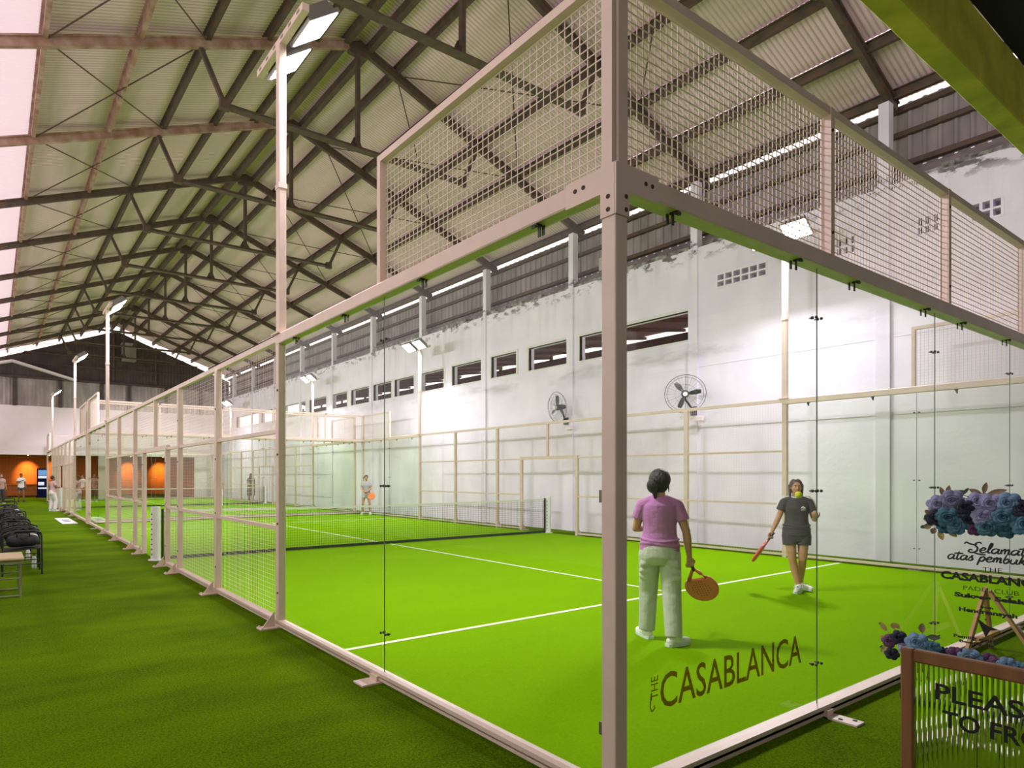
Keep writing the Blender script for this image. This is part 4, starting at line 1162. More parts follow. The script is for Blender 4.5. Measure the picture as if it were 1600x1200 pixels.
    if cloak is not None:
        c = MB(); c.loft([((0, 0, 0.35), 0.24, 0.18), ((0, 0, 0.9), 0.21, 0.15), ((0, 0, 1.25), 0.20, 0.14), ((0, 0, 1.38), 0.13, 0.11)], 20)
        c.ell(hd + Vector((0, -0.01, 0.0)), (0.10, 0.115, 0.135), 14, 10); c.loft([((0, 0, 1.1), 0.20, 0.15), ((0, 0, 1.35), 0.14, 0.13), ((0, 0.01, 1.5), 0.1, 0.11)], 16)
        solid('hooded_cloak', c, cloak, t, 0.015, 4)
    # shoes
    for s_, an, toe in ((-1, j['ankL'], j['toeL']), (1, j['ankR'], j['toeR'])):
        an = V3(an); z0 = an.z - 0.085
        toe = Vector((toe[0], toe[1], z0)); d = Vector((toe.x - an.x, toe.y - an.y, 0)).normalized()
        c = MB(); heel = Vector((an.x, an.y, z0 + 0.05)) - d * 0.035
        c.cap(heel, 0.043, heel + d * 0.10, 0.043, 14); c.cap(heel + d * 0.09, 0.043, heel + d * 0.205 + Vector((0, 0, -0.012)), 0.034, 14)
        c.cap(Vector((an.x, an.y, z0 + 0.06)), 0.044, Vector((an.x, an.y, z0 + 0.10)), 0.043, 12)
        so = solid('shoe', c, shoe or M['shoe_white'], t, max(0.006, voxel), 3)
        sm = MB(); x_ = Vector((d.y, -d.x, 0)); pts = []
        for u, wd in ((-0.05, 0.026), (-0.03, 0.040), (0.06, 0.043), (0.13, 0.048), (0.19, 0.040), (0.225, 0.020)): pts.append((u, wd))
        out = [(u, w_) for u, w_ in pts] + [(u, -w_) for u, w_ in reversed(pts)]
        base = heel + Vector((0, 0, -0.05))
        sm.extrude(out, lambda p: base + d * p[0] + x_ * p[1] + Vector((0, 0, 0.002)), lambda p: base + d * p[0] + x_ * p[1] + Vector((0, 0, 0.03)))
        sm.build('sole', M['shoe_sole'] if shoe is None else M['shoe_dark'], so, local=True)
        if shoe is None and voxel < 0.01:
            sm = MB()
            for k in range(3): sm.poly([heel + d * (0.06 + 0.03 * k) + x_ * 0.036 + Vector((0, 0, 0.012 + 0.0 * k)), heel + d * (0.06 + 0.03 * k) + Vector((0, 0, 0.046)), heel + d * (0.06 + 0.03 * k) - x_ * 0.036 + Vector((0, 0, 0.012))], 0.005, 5)
            sm.build('laces', M['cloth_dark'], so, local=True)
        if sock:
            c = MB(); c.tube(an + Vector((0, 0, 0.0)), an + Vector((0, 0, 0.05)), 0.042, 14, 0.043); c.build('sock_cuff', M['cloth_dark'], so, smooth=True, local=True)
    # hair
    if hair is not None:
        c = MB()
        if hair_kind == 'tied': c.ell(hd + Vector((0, -0.03, 0.028)), (0.100, 0.104, 0.108), 18, 12)
        else: c.ell(hd + Vector((0, -0.022, 0.032)), (0.084, 0.096, 0.096), 18, 12)
        if hair_kind in ('tied', 'long'):
            c.ell(hd + Vector((0, -0.05, -0.025)), (0.078, 0.062, 0.085), 14, 10)
        if hair_kind == 'tied':
            c.ell(hd + Vector((-0.06, -0.105, -0.03)), (0.058, 0.05, 0.075), 12, 8); c.cap(hd + Vector((-0.05, -0.11, -0.05)), 0.035, hd + Vector((-0.04, -0.10, -0.145)), 0.014, 10)
            for k in range(5): c.cap(hd + Vector((-0.085 + 0.01 * k, -0.08, 0.0 - 0.01 * k)), 0.008, hd + Vector((-0.105 + 0.012 * k, -0.10, -0.03 - 0.02 * k)), 0.005, 6)
            c.cap(hd + Vector((0.078, -0.02, 0.0)), 0.012, hd + Vector((0.082, -0.01, -0.09)), 0.006, 6)
        if hair_kind == 'long':
            for s_ in (-1, 1): c.cap(hd + Vector((s_ * 0.078, -0.015, 0.02)), 0.022, hd + Vector((s_ * 0.075, -0.02, -0.12)), 0.018, 8)
        # clear the face
        ho = solid('hair', c, hair, t, max(0.007, voxel), 2)
    if voxel < 0.02:
        for s_ in (-1, 1):
            e = MB(); e.ell(hd + Vector((s_ * 0.030, 0.081, 0.006)), (0.012, 0.007, 0.0055), 10, 6); eo = e.build('eye', M['white'], t, smooth=True, local=True)
            e = MB(); e.ell(hd + Vector((s_ * 0.030, 0.087, 0.006)), (0.0052, 0.0025, 0.0052), 8, 6); e.build('iris', M['hair'], eo, smooth=True, local=True)
            e = MB(); e.poly([hd + Vector((s_ * x, 0.087 - 0.3 * (x - 0.03) ** 2 / 0.03, 0.028 - abs(x - 0.03) * 0.25)) for x in (0.014, 0.03, 0.047)], 0.003, 5); e.build('eyebrow', M['hair'], t, local=True)
        e = MB(); e.ell(hd + Vector((0, 0.083, -0.055)), (0.021, 0.006, 0.0055), 10, 6); e.build('lips', M['lip'], t, smooth=True, local=True)
    return t

def racket(name_label, grip, tip_dir, face, face_m, rim_m, group=None):
    """padel racket; grip = hand point, tip_dir = towards the head, face = normal of the hitting face"""
    t = thing('padel_racket', name_label, 'racket', grip, group=group)
    d = Vector(tip_dir).normalized(); n = Vector(face); n = (n - d * n.dot(d)).normalized(); x = d.cross(n)
    g = Vector(grip)
    def Q(u, v, k): return g + x * u + d * v + n * k
    # teardrop head with open throat
    out = []
    for i in range(29):
        a = -PI * 0.5 + (i / 28 - 0.5) * 2 * PI * 0.86 + PI
        a = PI / 2 + (i / 28 - 0.5) * 2 * PI * 0.80
        out.append((0.128 * math.cos(a), 0.245 + 0.128 * math.sin(a) * (1.02 if math.sin(a) > 0 else 0.95)))
    mb = MB(); mb.extrude(out, lambda p: Q(p[0] * 0.94, 0.245 + (p[1] - 0.245) * 0.94, -0.0185), lambda p: Q(p[0] * 0.94, 0.245 + (p[1] - 0.245) * 0.94, 0.0185)); hdo = mb.build('hitting_face', face_m, t)
    mb = MB(); mb.poly([Q(u, v, 0) for u, v in out], 0.0185, 8)
    for s_ in (0, -1): mb.poly([Q(out[s_][0], out[s_][1], 0), Q(out[s_][0] * 0.6, 0.10, 0), Q(out[s_][0] * 0.15, 0.05, 0)], [0.0185, 0.016, 0.014], 8)
    mb.build('rim', rim_m, t, smooth=True)
    mb = MB()
    for i in range(-3, 4):
        for k in range(-3, 4):
            if i * i + k * k <= 10: mb.tube(Q(i * 0.024, 0.25 + k * 0.024, -0.0192), Q(i * 0.024, 0.25 + k * 0.024, 0.0192), 0.005, 6)
    mb.build('drill_holes', M['racket_dark'], hdo)
    mb = MB(); mb.tube(Q(0, -0.07, 0), Q(0, 0.06, 0), 0.0155, 10, 0.015); mb.tube(Q(0, -0.078, 0), Q(0, -0.068, 0), 0.019, 10); mb.build('handle', M['racket_dark'], t)
    return t

def w2(loc, rz, p, sc=1.0):
    c, s_ = math.cos(rz), math.sin(rz)
    return Vector((loc[0] + sc * (p[0] * c - p[1] * s_), loc[1] + sc * (p[0] * s_ + p[1] * c), loc[2] + sc * p[2]))
def wd(rz, p):
    c, s_ = math.cos(rz), math.sin(rz)
    return Vector((p[0] * c - p[1] * s_, p[0] * s_ + p[1] * c, p[2]))

# woman seen from behind
PL = (2.72, 1.63, 0.006); PR = -0.95
person(PL, PR, 'woman seen from behind in orchid pink T-shirt and pale sage trousers, racket in hand', 0.96, 0.0055,
       dict(kneeL=(-0.10, 0.10, 0.48), ankL=(-0.115, 0.11, 0.085), toeL=(-0.19, 0.26), kneeR=(0.105, -0.04, 0.48), ankR=(0.12, -0.13, 0.085), toeR=(0.24, -0.01),
            elR=(0.235, 0.01, 1.06), wrR=(0.265, 0.06, 0.815), elL=(-0.215, 0.05, 1.08), wrL=(-0.14, 0.27, 1.06), head=(0.0, 0.03, 1.53)),
       top=M['purple'], bottom=M['sage'], hair=M['hair'], hair_kind='tied', curlR=1.15, curlL=0.9, palmR=(-0.3, 1, 0), palmL=(0.3, 0.2, -1), handR=(0.1, 0.15, -1), hem=0.83, sock=True)
g = w2(PL, PR, (0.285, 0.095, 0.735), 0.96)
racket('coral red padel racket hanging from the right hand of the woman in pink', g, wd(PR, (0.32, 0.30, -0.75)), wd(PR, (-0.25, -1.0, -0.45)), M['racket'], M['racket'])

# woman facing the camera
QL = (6.43, 2.16, 0.006); QR = PI - 1.136 + 0.20
person(QL, QR, 'woman facing this way in charcoal T-shirt and black shorts under the yellow ball', 0.90, 0.0055,
       dict(kneeR=(0.06, 0.04, 0.48), ankR=(-0.02, 0.05, 0.085), toeR=(0.05, 0.21), kneeL=(-0.075, 0.02, 0.48), ankL=(-0.08, -0.16, 0.10), toeL=(-0.20, -0.02),
            elR=(0.225, 0.0, 1.09), wrR=(0.325, 0.06, 0.87), elL=(-0.225, 0.0, 1.07), wrL=(-0.19, 0.21, 1.08), head=(0.01, 0.035, 1.535)),
       top=M['tee_black'], bottom=M['tee_black'], shorts=True, hair=M['hair_brown'], hair_kind='long', collar=M['tee_white'], curlR=1.2, curlL=0.45, palmR=(-0.3, 1, 0.0), palmL=(0.2, 0.0, 1.0), handR=(0.35, 0.2, -1), handL=(0.2, 0.8, 0.75), hem=0.82)
q = [o for o in bpy.data.objects if o.name.startswith('shirt')][-1]
mb = MB()
for cx_, cz_, rx_, rz_, ro in ((-0.062, 1.235, 0.011, 0.024, 0.0), (-0.082, 1.232, 0.009, 0.021, 0.5), (-0.042, 1.232, 0.009, 0.021, -0.5)):
    mb.ell((cx_, 0.108, cz_), (rx_, 0.012, rz_), 8, 6, Matrix.Rotation(ro, 3, 'Y'))
mb.bar((-0.088, 0.112, 1.203), (-0.036, 0.112, 1.203), 0.012, 0.008)
tag(mb.build('chest_emblem', M['tee_white'], q, smooth=True, local=True), 'white leaf shaped emblem')
mb = MB()
for s_ in (-1, 1):
    for k in (-1, 0, 1):
        mb.poly([(s_ * 0.105, 0.022 * k, 1.394 - 0.002 * abs(k)), (s_ * 0.16, 0.022 * k, 1.397 - 0.004 * abs(k)), (s_ * 0.215, 0.02 * k - 0.005, 1.34), (s_ * 0.262, 0.018 * k - 0.006, 1.22)], 0.0055, 5)
mb.build('sleeve_stripes', M['tee_white'], q, local=True)
g = w2(QL, QR, (0.352, 0.085, 0.79), 0.90)
racket('pink red padel racket held edge on by the woman in charcoal', g, wd(QR, (0.55, 0.15, -0.8)), wd(QR, (0.85, -0.25, 0.5)), M['racket_pink'], M['racket_pink'])
mb = MB(); mb.ell((0, 0, 0), (0.033, 0.033, 0.033), 20, 14)
bl = Vector((4.345, 1.18, 1.345))
b = mb.build('padel_ball', M['ball'], smooth=True, local=True); b.location = bl; tag(b, 'yellow ball in mid air in front of the face of the woman in charcoal', 'ball')

# far players and people
person((9.75, 19.3, 0.006), PI - 0.55, 'far player in pale grey top and short skirt by the far corner post', 0.93, 0.014, dict(elR=(0.2, 0.06, 1.1), wrR=(0.10, 0.28, 0.98), elL=(-0.2, 0.06, 1.08), wrL=(-0.02, 0.27, 0.95), ankL=(-0.16, 0, 0.085), ankR=(0.16, 0, 0.085), kneeL=(-0.14, 0.06, 0.47), kneeR=(0.14, 0.06, 0.47), toeL=(-0.2, 0.15), toeR=(0.2, 0.15)),
       top=M['tee_grey'], bottom=M['tee_grey'], shorts=True, hair=M['hair'], curlR=1.0, curlL=1.0, shoe=None)
g = w2((9.75, 19.3, 0.006), PI - 0.55, (-0.02, 0.36, 0.92), 0.93)
racket('orange padel racket of the far player by the corner post', g, wd(PI - 0.55, (-0.6, 0.3, -0.35)), wd(PI - 0.55, (0.1, 1, 0.3)), M['racket_orange'], M['racket_orange'], 'orange rackets far down the hall')
person((10.35, 34.0, 0.0), PI - 0.4, 'distant figure in a dark grey hooded cloak before the white wall', 1.0, 0.016, dict(elR=(0.2, 0.06, 1.1), wrR=(0.10, 0.22, 1.05)), top=M['cloth_dark'], bottom=M['cloth_dark'], cloak=M['cloth_dark'], shoe=M['shoe_dark'])
person((7.15, 29.6, 0.006), PI - 0.2, 'player in dusty pink top half hidden behind a fence post on the far court', 0.95, 0.016, dict(elR=(0.22, 0.05, 1.08), wrR=(0.2, 0.25, 0.92)), top=M['tee_pink'], bottom=M['tee_white'], hair=M['hair_brown'], curlR=1.0)
g = w2((7.15, 29.6, 0.006), PI - 0.2, (0.2, 0.34, 0.88), 0.95)
racket('bright orange padel racket of the player in pink on the far court', g, wd(PI - 0.2, (-0.35, 0.4, -0.5)), wd(PI - 0.2, (0.1, 1, 0.5)), M['racket_orange'], M['racket_orange'], 'orange rackets far down the hall')
person((-1.05, 40.6, 0.0), PI + 0.2, 'man in white polo and dark shorts walking out of the orange lounge, arm across chest', 1.0, 0.016, dict(elR=(0.24, 0.05, 1.1), wrR=(0.02, 0.2, 1.22), kneeL=(-0.10, 0.08, 0.48), ankL=(-0.1, 0.1, 0.085), toeL=(-0.12, 0.26), kneeR=(0.1, 0.02, 0.48), ankR=(0.1, -0.15, 0.085), toeR=(0.12, 0.0)),
       top=M['tee_white'], bottom=M['cloth_dark'], shorts=True, hair=M['hair'], skin=M['skin_dark'], shoe=M['shoe_dark'])
person((-0.30, 28.6, 0.0), -PI / 2 + 0.5, 'man with folded arms leaning on the walkway fence, pale shirt and white trousers', 0.92, 0.016, dict(elR=(0.24, 0.06, 1.1), wrR=(-0.06, 0.2, 1.08), elL=(-0.24, 0.06, 1.1), wrL=(0.06, 0.22, 1.1), lean=(0, 0.03), kneeR=(0.1, 0.12, 0.48), ankR=(0.1, 0.05, 0.085), toeR=(0.12, 0.2)),
       top=M['tee_pink'], bottom=M['tee_white'], hair=M['hair'], skin=M['skin_dark'])
person((2.1, 40.0, 0.006), PI - 0.9, 'person in white shirt seen through the far glass corner', 0.95, 0.016, dict(elR=(0.25, 0.1, 1.15), wrR=(0.2, 0.3, 1.25)), top=M['tee_white'], bottom=M['lounge_dark'], hair=M['hair'])
person((-2.05, 38.2, 0.0), PI + 0.25, 'person in black outfit at the left edge behind the bags', 0.98, 0.016, dict(elR=(0.22, 0.06, 1.1), wrR=(0.12, 0.24, 1.1)), top=M['tee_pink'], bottom=M['cloth_dark'], hair=M['hair_brown'], hair_kind='long')
# ------------------------------------------------------------------ seats, bags and the low bench along the walkway
def arm_chair():
    t = thing('arm_chair', '', 'chair', (0, 0, 0), group='black armchairs along the walkway')
    K = M['black_metal']; r = 0.013
    for sy in (-1, 1):
        y = sy * 0.29
        for x in (0.27, -0.25):
            mb = MB(); mb.poly([(x, y, 0.0), (x, y, 0.3), (x * 0.98, y, 0.6 if x > 0 else 0.62)], r, 8); mb.tube((x, y, 0), (x, y, 0.012), 0.018, 8); mb.build('leg', K, t, local=True)
        mb = MB(); mb.poly([(0.265, y, 0.6), (0.25, y, 0.655), (0.2, y, 0.672), (-0.15, y, 0.66), (-0.25, y, 0.62)], r, 8); mb.bevel_box((-0.1, y - 0.022, 0.668), (0.18, y + 0.022, 0.69), 0.008); mb.build('armrest', K, t, local=True)
        mb = MB(); mb.tube((0.27, y, 0.17), (-0.25, y, 0.17), 0.009, 6); mb.build('stretcher', K, t, local=True)
    mb = MB(); mb.poly([(0.27, -0.29, 0.40), (0.27, 0.29, 0.40)], r, 8); mb.poly([(-0.25, -0.29, 0.37), (-0.25, 0.29, 0.37)], r, 8)
    for i in range(13):
        y = -0.27 + i * 0.045; mb.bar((0.27, y, 0.405), (-0.25, y, 0.378), 0.03, 0.008)
    mb.build('seat', K, t, local=True)
    mb = MB(); mb.poly([(-0.25, -0.29, 0.42), (-0.32, -0.29, 0.78), (-0.33, -0.22, 0.83), (-0.33, 0.22, 0.83), (-0.32, 0.29, 0.78), (-0.25, 0.29, 0.42)], r, 8)
    for i in range(9):
        y = -0.22 + i * 0.055; mb.bar((-0.265, y, 0.42), (-0.33, y, 0.82), 0.008, 0.03, (0, 1, 0))
    mb.build('backrest', K, t, local=True)
    return t
CH = [(-2.06, 9.62), (-2.05, 10.55), (-2.1, 12.3), (-2.1, 13.3), (-2.05, 15.6), (-2.1, 17.4), (-2.1, 19.5), (-2.05, 22.5), (-2.0, 26.0)]
seat = arm_chair()
labs = ['black metal armchair nearest to the camera, bag on its seat, beside the tan bench', 'black metal armchair second from the tan bench with a dark bag in it'] + ['black metal armchair at the left edge of the walkway, %s from the tan bench' % ORD[k] for k in range(2, 9)]
for k, (x, y) in enumerate(CH):
    if k == 0: seat.location = (x, y, 0); seat['label'] = labs[0]
    else: dup(seat, (x, y, 0), random.uniform(-0.12, 0.12), labs[k])

def sports_bag(x, y, z, rz, s, label, white=True):
    t = thing('sports_bag', label, 'bag', (x, y, z), rz, 'sports bags on the armchairs')
    c = MB()
    c.cap((-0.17 * s, 0, 0.14 * s), 0.115 * s, (0.17 * s, 0, 0.15 * s), 0.12 * s, 14)
    c.ell((0.0, 0, 0.2 * s), (0.22 * s, 0.12 * s, 0.09 * s), 14, 8); c.ell((0.05 * s, 0.07 * s, 0.1 * s), (0.14 * s, 0.07 * s, 0.08 * s), 12, 8)
    for v in range(len(c.v)): c.v[v] = (c.v[v][0], c.v[v][1], max(0.004, c.v[v][2] - 0.02 * s))
    solid('body', c, M['bag'], t, 0.012, 3)
    for sy in (-1, 1):
        mb = MB(); mb.poly([(-0.11 * s, sy * 0.09 * s, 0.2 * s), (-0.1 * s, sy * 0.07 * s, 0.33 * s), (0.0, sy * 0.04 * s, 0.38 * s), (0.1 * s, sy * 0.07 * s, 0.33 * s), (0.11 * s, sy * 0.09 * s, 0.2 * s)], 0.011 * s, 6); mb.build('handle', M['black_metal'], t, local=True, smooth=True)
    mb = MB(); mb.poly([(-0.2 * s, 0, 0.265 * s), (-0.07 * s, 0, 0.285 * s), (0.1 * s, 0, 0.285 * s), (0.2 * s, 0, 0.265 * s)], 0.006, 5); mb.build('zip', M['galv'], t, local=True)
    if white:
        mb = MB(); mb.ell((0.17 * s, 0.02 * s, 0.2 * s), (0.10 * s, 0.08 * s, 0.06 * s), 12, 8); mb.build('towel', M['bag_white'], t, local=True, smooth=True)
BG = [(0, 0.0, 'dark bag with white towel on the nearest black armchair'), (1, 0.3, 'dark bag on the second black armchair from the bench'), (2, -0.4, 'dark bag heaped on the third armchair'), (3, 0.5, 'dark bag with white cloth on the fourth armchair'),
      (4, 0.2, 'dark bag on the fifth armchair along the walkway'), (5, -0.3, 'dark bag with pale towel on the sixth armchair'), (6, 0.4, 'dark bag on the seventh armchair far down the walkway')]
for k, r_, lab in BG:
    x, y = CH[k]
    sports_bag(x + 0.02, y, 0.407, PI * 0.04 + r_, 0.95 if k % 2 else 0.8, lab, k in (0, 3, 5))
for k, (x, y, lab) in enumerate(((-1.86, 10.1, 'white topped bottle on the turf between the first two armchairs'), (-1.9, 11.2, 'white bottle on the turf behind the second armchair'))):
    t = thing('water_bottle', lab, 'bottle', (x, y, 0), group='bottles on the walkway')
    mb = MB(); mb.rings([[(math.cos(a) * r_, math.sin(a) * r_, z) for a in [2 * PI * i / 12 for i in range(12)]] for r_, z in ((0.03, 0), (0.034, 0.02), (0.034, 0.17), (0.016, 0.21))]); mb.build('body', M['white'], t, local=True, smooth=True)
    mb = MB(); mb.tube((0, 0, 0.21), (0, 0, 0.235), 0.017, 10); mb.build('cap', M['black'], t, local=True)

t = thing('low_bench', 'low bench with tan top and olive tube frame at the lower left edge', 'bench', (-2.36, 7.62, 0))
mb = MB(); mb.bevel_box((-2.62, 7.3, 0.47), (-2.10, 8.0, 0.505), 0.012); mb.build('top', M['bench_top'], t)
mb = MB(); mb.box((-2.60, 7.32, 0.43), (-2.12, 7.98, 0.47)); mb.build('apron', M['bench_leg'], t)
for y in (7.36, 7.94):
    for x in (-2.58, -2.14):
        mb = MB(); mb.poly([(x, y, 0.0), (x, y, 0.45)], 0.014, 8); mb.build('leg', M['bench_leg'], t)
    mb = MB(); mb.tube((-2.58, y, 0.02), (-2.14, y, 0.02), 0.012, 8); mb.tube((-2.58, y, 0.24), (-2.14, y, 0.24), 0.01, 8); mb.build('stretcher', M['bench_leg'], t)

# ------------------------------------------------------------------ signs at the right
XS = -0.25
t = thing('wooden_sign', 'walnut framed sign with ribbed clear panel and black PLEASE lettering', 'sign', (XS, -1.6, 0))
y0, y1, zt, zb = -1.194, -1.93, 1.05, 0.25
def frame_bar(a, b, name):
    mb = MB(); mb.bevel_box(a, b, 0.004); mb.build(name, M['wood'], t)
frame_bar((XS - 0.012, y0 - 0.030, 0.0), (XS + 0.012, y0, zt), 'stile'); frame_bar((XS - 0.012, y1, 0.0), (XS + 0.012, y1 + 0.030, zt), 'stile')
frame_bar((XS - 0.0115, y1 + 0.030, zt - 0.036), (XS + 0.0115, y0 - 0.030, zt), 'top_rail'); frame_bar((XS - 0.0115, y1 + 0.030, zb - 0.04), (XS + 0.0115, y0 - 0.030, zb), 'bottom_rail')
for y in (y0 - 0.018, y1 + 0.018): frame_bar((XS - 0.2, y - 0.018, 0.0), (XS + 0.2, y + 0.018, 0.035), 'foot')
mb = MB(); n = 62; R = []
for i in range(n * 6 + 1):
    a = (i % 6) / 6 * PI; y = (y0 - 0.028) + (y1 - y0 + 0.056) * i / (n * 6)
    R.append((y, XS - 0.002 - 0.0035 * abs(math.sin(a))))
mb.rings([[(x, y, z) for y, x in R] + [(XS + 0.004, R[-1][0], z), (XS + 0.004, R[0][0], z)] for z in (zb - 0.01, zt - 0.030)])
mb.build('reeded_panel', M['reeded'], t)
def TS(x, y, z): return Vector((XS - 0.0075 - max(0, z), -1.273 - x, 0.924 + y))
mb = text_mb('PLEASE', 0.06, TS, bold=0.0012, thick=0.0008, width=0.212, height=0.0455); mb.build('upper_lettering', M['ink'], t)
def TS2(x, y, z): return Vector((XS - 0.0075 - max(0, z), -1.288 - x, 0.854 + y))
mb = text_mb('TO FRO', 0.06, TS2, bold=0.0012, thick=0.0008, width=0.200, height=0.0455); mb.build('lower_lettering', M['ink'], t)

XB = 1.26
bd = thing('acrylic_sign', 'clear acrylic congratulation board with black script and blue flowers', 'sign', (XB, -1.02, 0))
mb = MB(); mb.box((XB - 0.003, -1.33, 0.5), (XB + 0.003, -0.70, 1.52)); mb.build('clear_panel', M['acrylic'], bd)
for y in (-0.83, -1.2):
    mb = MB(); mb.tube((XB - 0.02, y, 0.0), (XB + 0.012, y, 0.75), 0.008, 8); mb.tube((XB + 0.35, y, 0.0), (XB + 0.014, y, 0.74), 0.008, 8); mb.build('stand_leg', M['black_metal'], bd)
mb = MB(); mb.box((XB - 0.04, -1.33, 0.47), (XB + 0.01, -0.70, 0.5)); mb.build('ledge', M['black_metal'], bd)
def TB(y0_, z0_):
    return lambda x, y, z: Vector((XB - 0.0042 - max(0.0, z) * 0.5, y0_ - x, z0_ + y))
GL = {'a': ([[(0.75, 0.85), (0.45, 1.0), (0.1, 0.6), (0.15, 0.1), (0.45, 0.05), (0.75, 0.5), (0.8, 0.98), (0.75, 0.4), (0.85, 0.03), (1.05, 0.2)]], 1.0),
      'e': ([[(0.08, 0.4), (0.5, 0.55), (0.62, 0.88), (0.36, 1.0), (0.08, 0.55), (0.2, 0.08), (0.5, 0.0), (0.85, 0.28)]], 0.8),
      'l': ([[(0.0, 0.25), (0.38, 1.1), (0.45, 1.85), (0.27, 1.95), (0.17, 1.0), (0.22, 0.1), (0.5, 0.12)]], 0.5),
      'm': ([[(0.1, 0.98), (0.13, 0.0)], [(0.14, 0.5), (0.38, 0.97), (0.5, 0.8), (0.5, 0.0)], [(0.5, 0.5), (0.76, 0.97), (0.9, 0.8), (0.9, 0.08), (1.12, 0.15)]], 1.12),
      't': ([[(0.28, 1.75), (0.2, 0.4), (0.3, 0.0), (0.58, 0.18)], [(-0.3, 1.22), (0.25, 1.32), (0.85, 1.28)]], 0.58),
      's': ([[(0.0, 0.15), (0.42, 1.05), (0.42, 0.65), (0.58, 0.28), (0.33, 0.0), (0.05, 0.1)]], 0.7),
      'p': ([[(0.2, 1.0), (0.12, 0.0), (0.05, -0.85)], [(0.16, 0.55), (0.5, 1.0), (0.76, 0.6), (0.5, 0.03), (0.14, 0.2)]], 0.9),
      'b': ([[(0.32, 1.85), (0.15, 0.4), (0.4, 0.0), (0.72, 0.4), (0.55, 0.92), (0.2, 0.55)]], 0.88),
      'u': ([[(0.1, 0.97), (0.08, 0.28), (0.34, 0.0), (0.66, 0.4), (0.72, 0.97), (0.68, 0.3), (0.82, 0.03), (1.0, 0.15)]], 0.95),
      'k': ([[(0.32, 1.85), (0.1, 0.0)], [(0.14, 0.45), (0.6, 1.0), (0.52, 0.68), (0.2, 0.5), (0.52, 0.28), (0.7, 0.0), (0.95, 0.15)]], 0.9),
      'n': ([[(0.1, 0.98), (0.13, 0.0)], [(0.14, 0.5), (0.44, 1.0), (0.6, 0.8), (0.58, 0.08), (0.82, 0.12)]], 0.85),
      'S': ([[(1.15, 1.75), (1.0, 2.1), (0.6, 1.95), (0.5, 1.45), (0.85, 0.95), (0.85, 0.25), (0.35, -0.15), (-0.05, 0.1), (0.1, 0.5), (0.4, 0.35)], [(-0.75, 1.55), (-0.6, 1.95), (-0.15, 1.7), (0.35, 1.55), (0.7, 1.7)], [(0.55, -0.1), (1.2, -0.35), (2.0, -0.42)]], 1.15), ' ': ([], 0.55)}
def spline(pts, k=6):
    out = []
    for i in range(len(pts) - 1):
        p0, p1, p2, p3 = pts[max(i - 1, 0)], pts[i], pts[i + 1], pts[min(i + 2, len(pts) - 1)]
        for j in range(k):
            u = j / k
            out.append(tuple(0.5 * (2 * p1[c] + (p2[c] - p0[c]) * u + (2 * p0[c] - 5 * p1[c] + 4 * p2[c] - p3[c]) * u * u + (3 * p1[c] - p0[c] - 3 * p2[c] + p3[c]) * u ** 3) for c in (0, 1)))
    return out + [pts[-1]]
def script_text(s, T, h, width, r):
    tot = sum(GL[c][1] for c in s); kx = width / tot; mb = MB(); x = 0.0
    for c in s:
        st, adv = GL[c]
        for q in st:
            P = spline(q)
            pts = [T((x + a) * kx + b * h * 0.22, b * h, 0.0) for a, b in P]
            rr = [r * (0.75 + 0.5 * abs(math.sin(3.0 * i / len(P)))) for i in range(len(P))]
            # flat brush stroke: squash the tube on to the panel
            m2 = MB(); m2.poly(pts, rr, 6)
            m2.v = [(XB - 0.0045 + (p[0] - (XB - 0.0045)) * 0.15, p[1], p[2]) for p in m2.v]
            mb.add(m2.v, m2.f)
        x += adv
    return mb
script_text('Selamat', TB(-0.945, 1.196), 0.0215, 0.185, 0.0034).build('script_line', M['ink'], bd)
script_text('atas pembukaan', TB(-0.868, 1.157), 0.0215, 0.345, 0.0034).build('script_line', M['ink'], bd)
text_mb('THE', 0.04, TB(-0.992, 1.113), thick=0.0005, width=0.065, height=0.020).build('small_line', M['ink_grey'], bd)
text_mb('CASABLANCA', 0.05, TB(-0.845, 1.062), bold=0.0022, thick=0.0006, width=0.350, height=0.037).build('name_line', M['ink'], bd)
text_mb('PADEL CLUB', 0.03, TB(-0.926, 1.022), thick=0.0005, width=0.185, height=0.019).build('small_line', M['ink_grey'], bd)
text_mb('Sukses Selalu', 0.03, TB(-0.894, 0.986), bold=0.0018, thick=0.0006, width=0.245, height=0.022).build('bold_line', M['ink'], bd)
text_mb('from', 0.02, TB(-0.985, 0.948), bold=0.001, thick=0.0006, width=0.042, height=0.013).build('bold_line', M['ink'], bd)
text_mb('Hendriansyah', 0.03, TB(-0.910, 0.917), bold=0.0014, thick=0.0006, width=0.196, height=0.026).build('bold_line', M['ink'], bd)
mb = MB(); pl = [(-0.973, 0.902), (-1.010, 0.873), (-1.047, 0.863), (-1.018, 0.855), (-1.003, 0.821)]
mb.extrude(pl, lambda p: Vector((XB - 0.004, p[0], p[1])), lambda p: Vector((XB - 0.0055, p[0], p[1]))); mb.box((XB - 0.0055, -1.006, 0.897), (XB - 0.004, -1.0, 0.903)); mb.build('arrow_mark', M['ink'], bd)
text_mb('Pemilik mobil', 0.02, TB(-0.892, 0.800), bold=0.0008, thick=0.0005, width=0.15, height=0.015).build('fine_line', M['ink'], bd)
text_mb('Beauty ala', 0.02, TB(-0.912, 0.778), bold=0.0008, thick=0.0005, width=0.12, height=0.015).build('fine_line', M['ink'], bd)

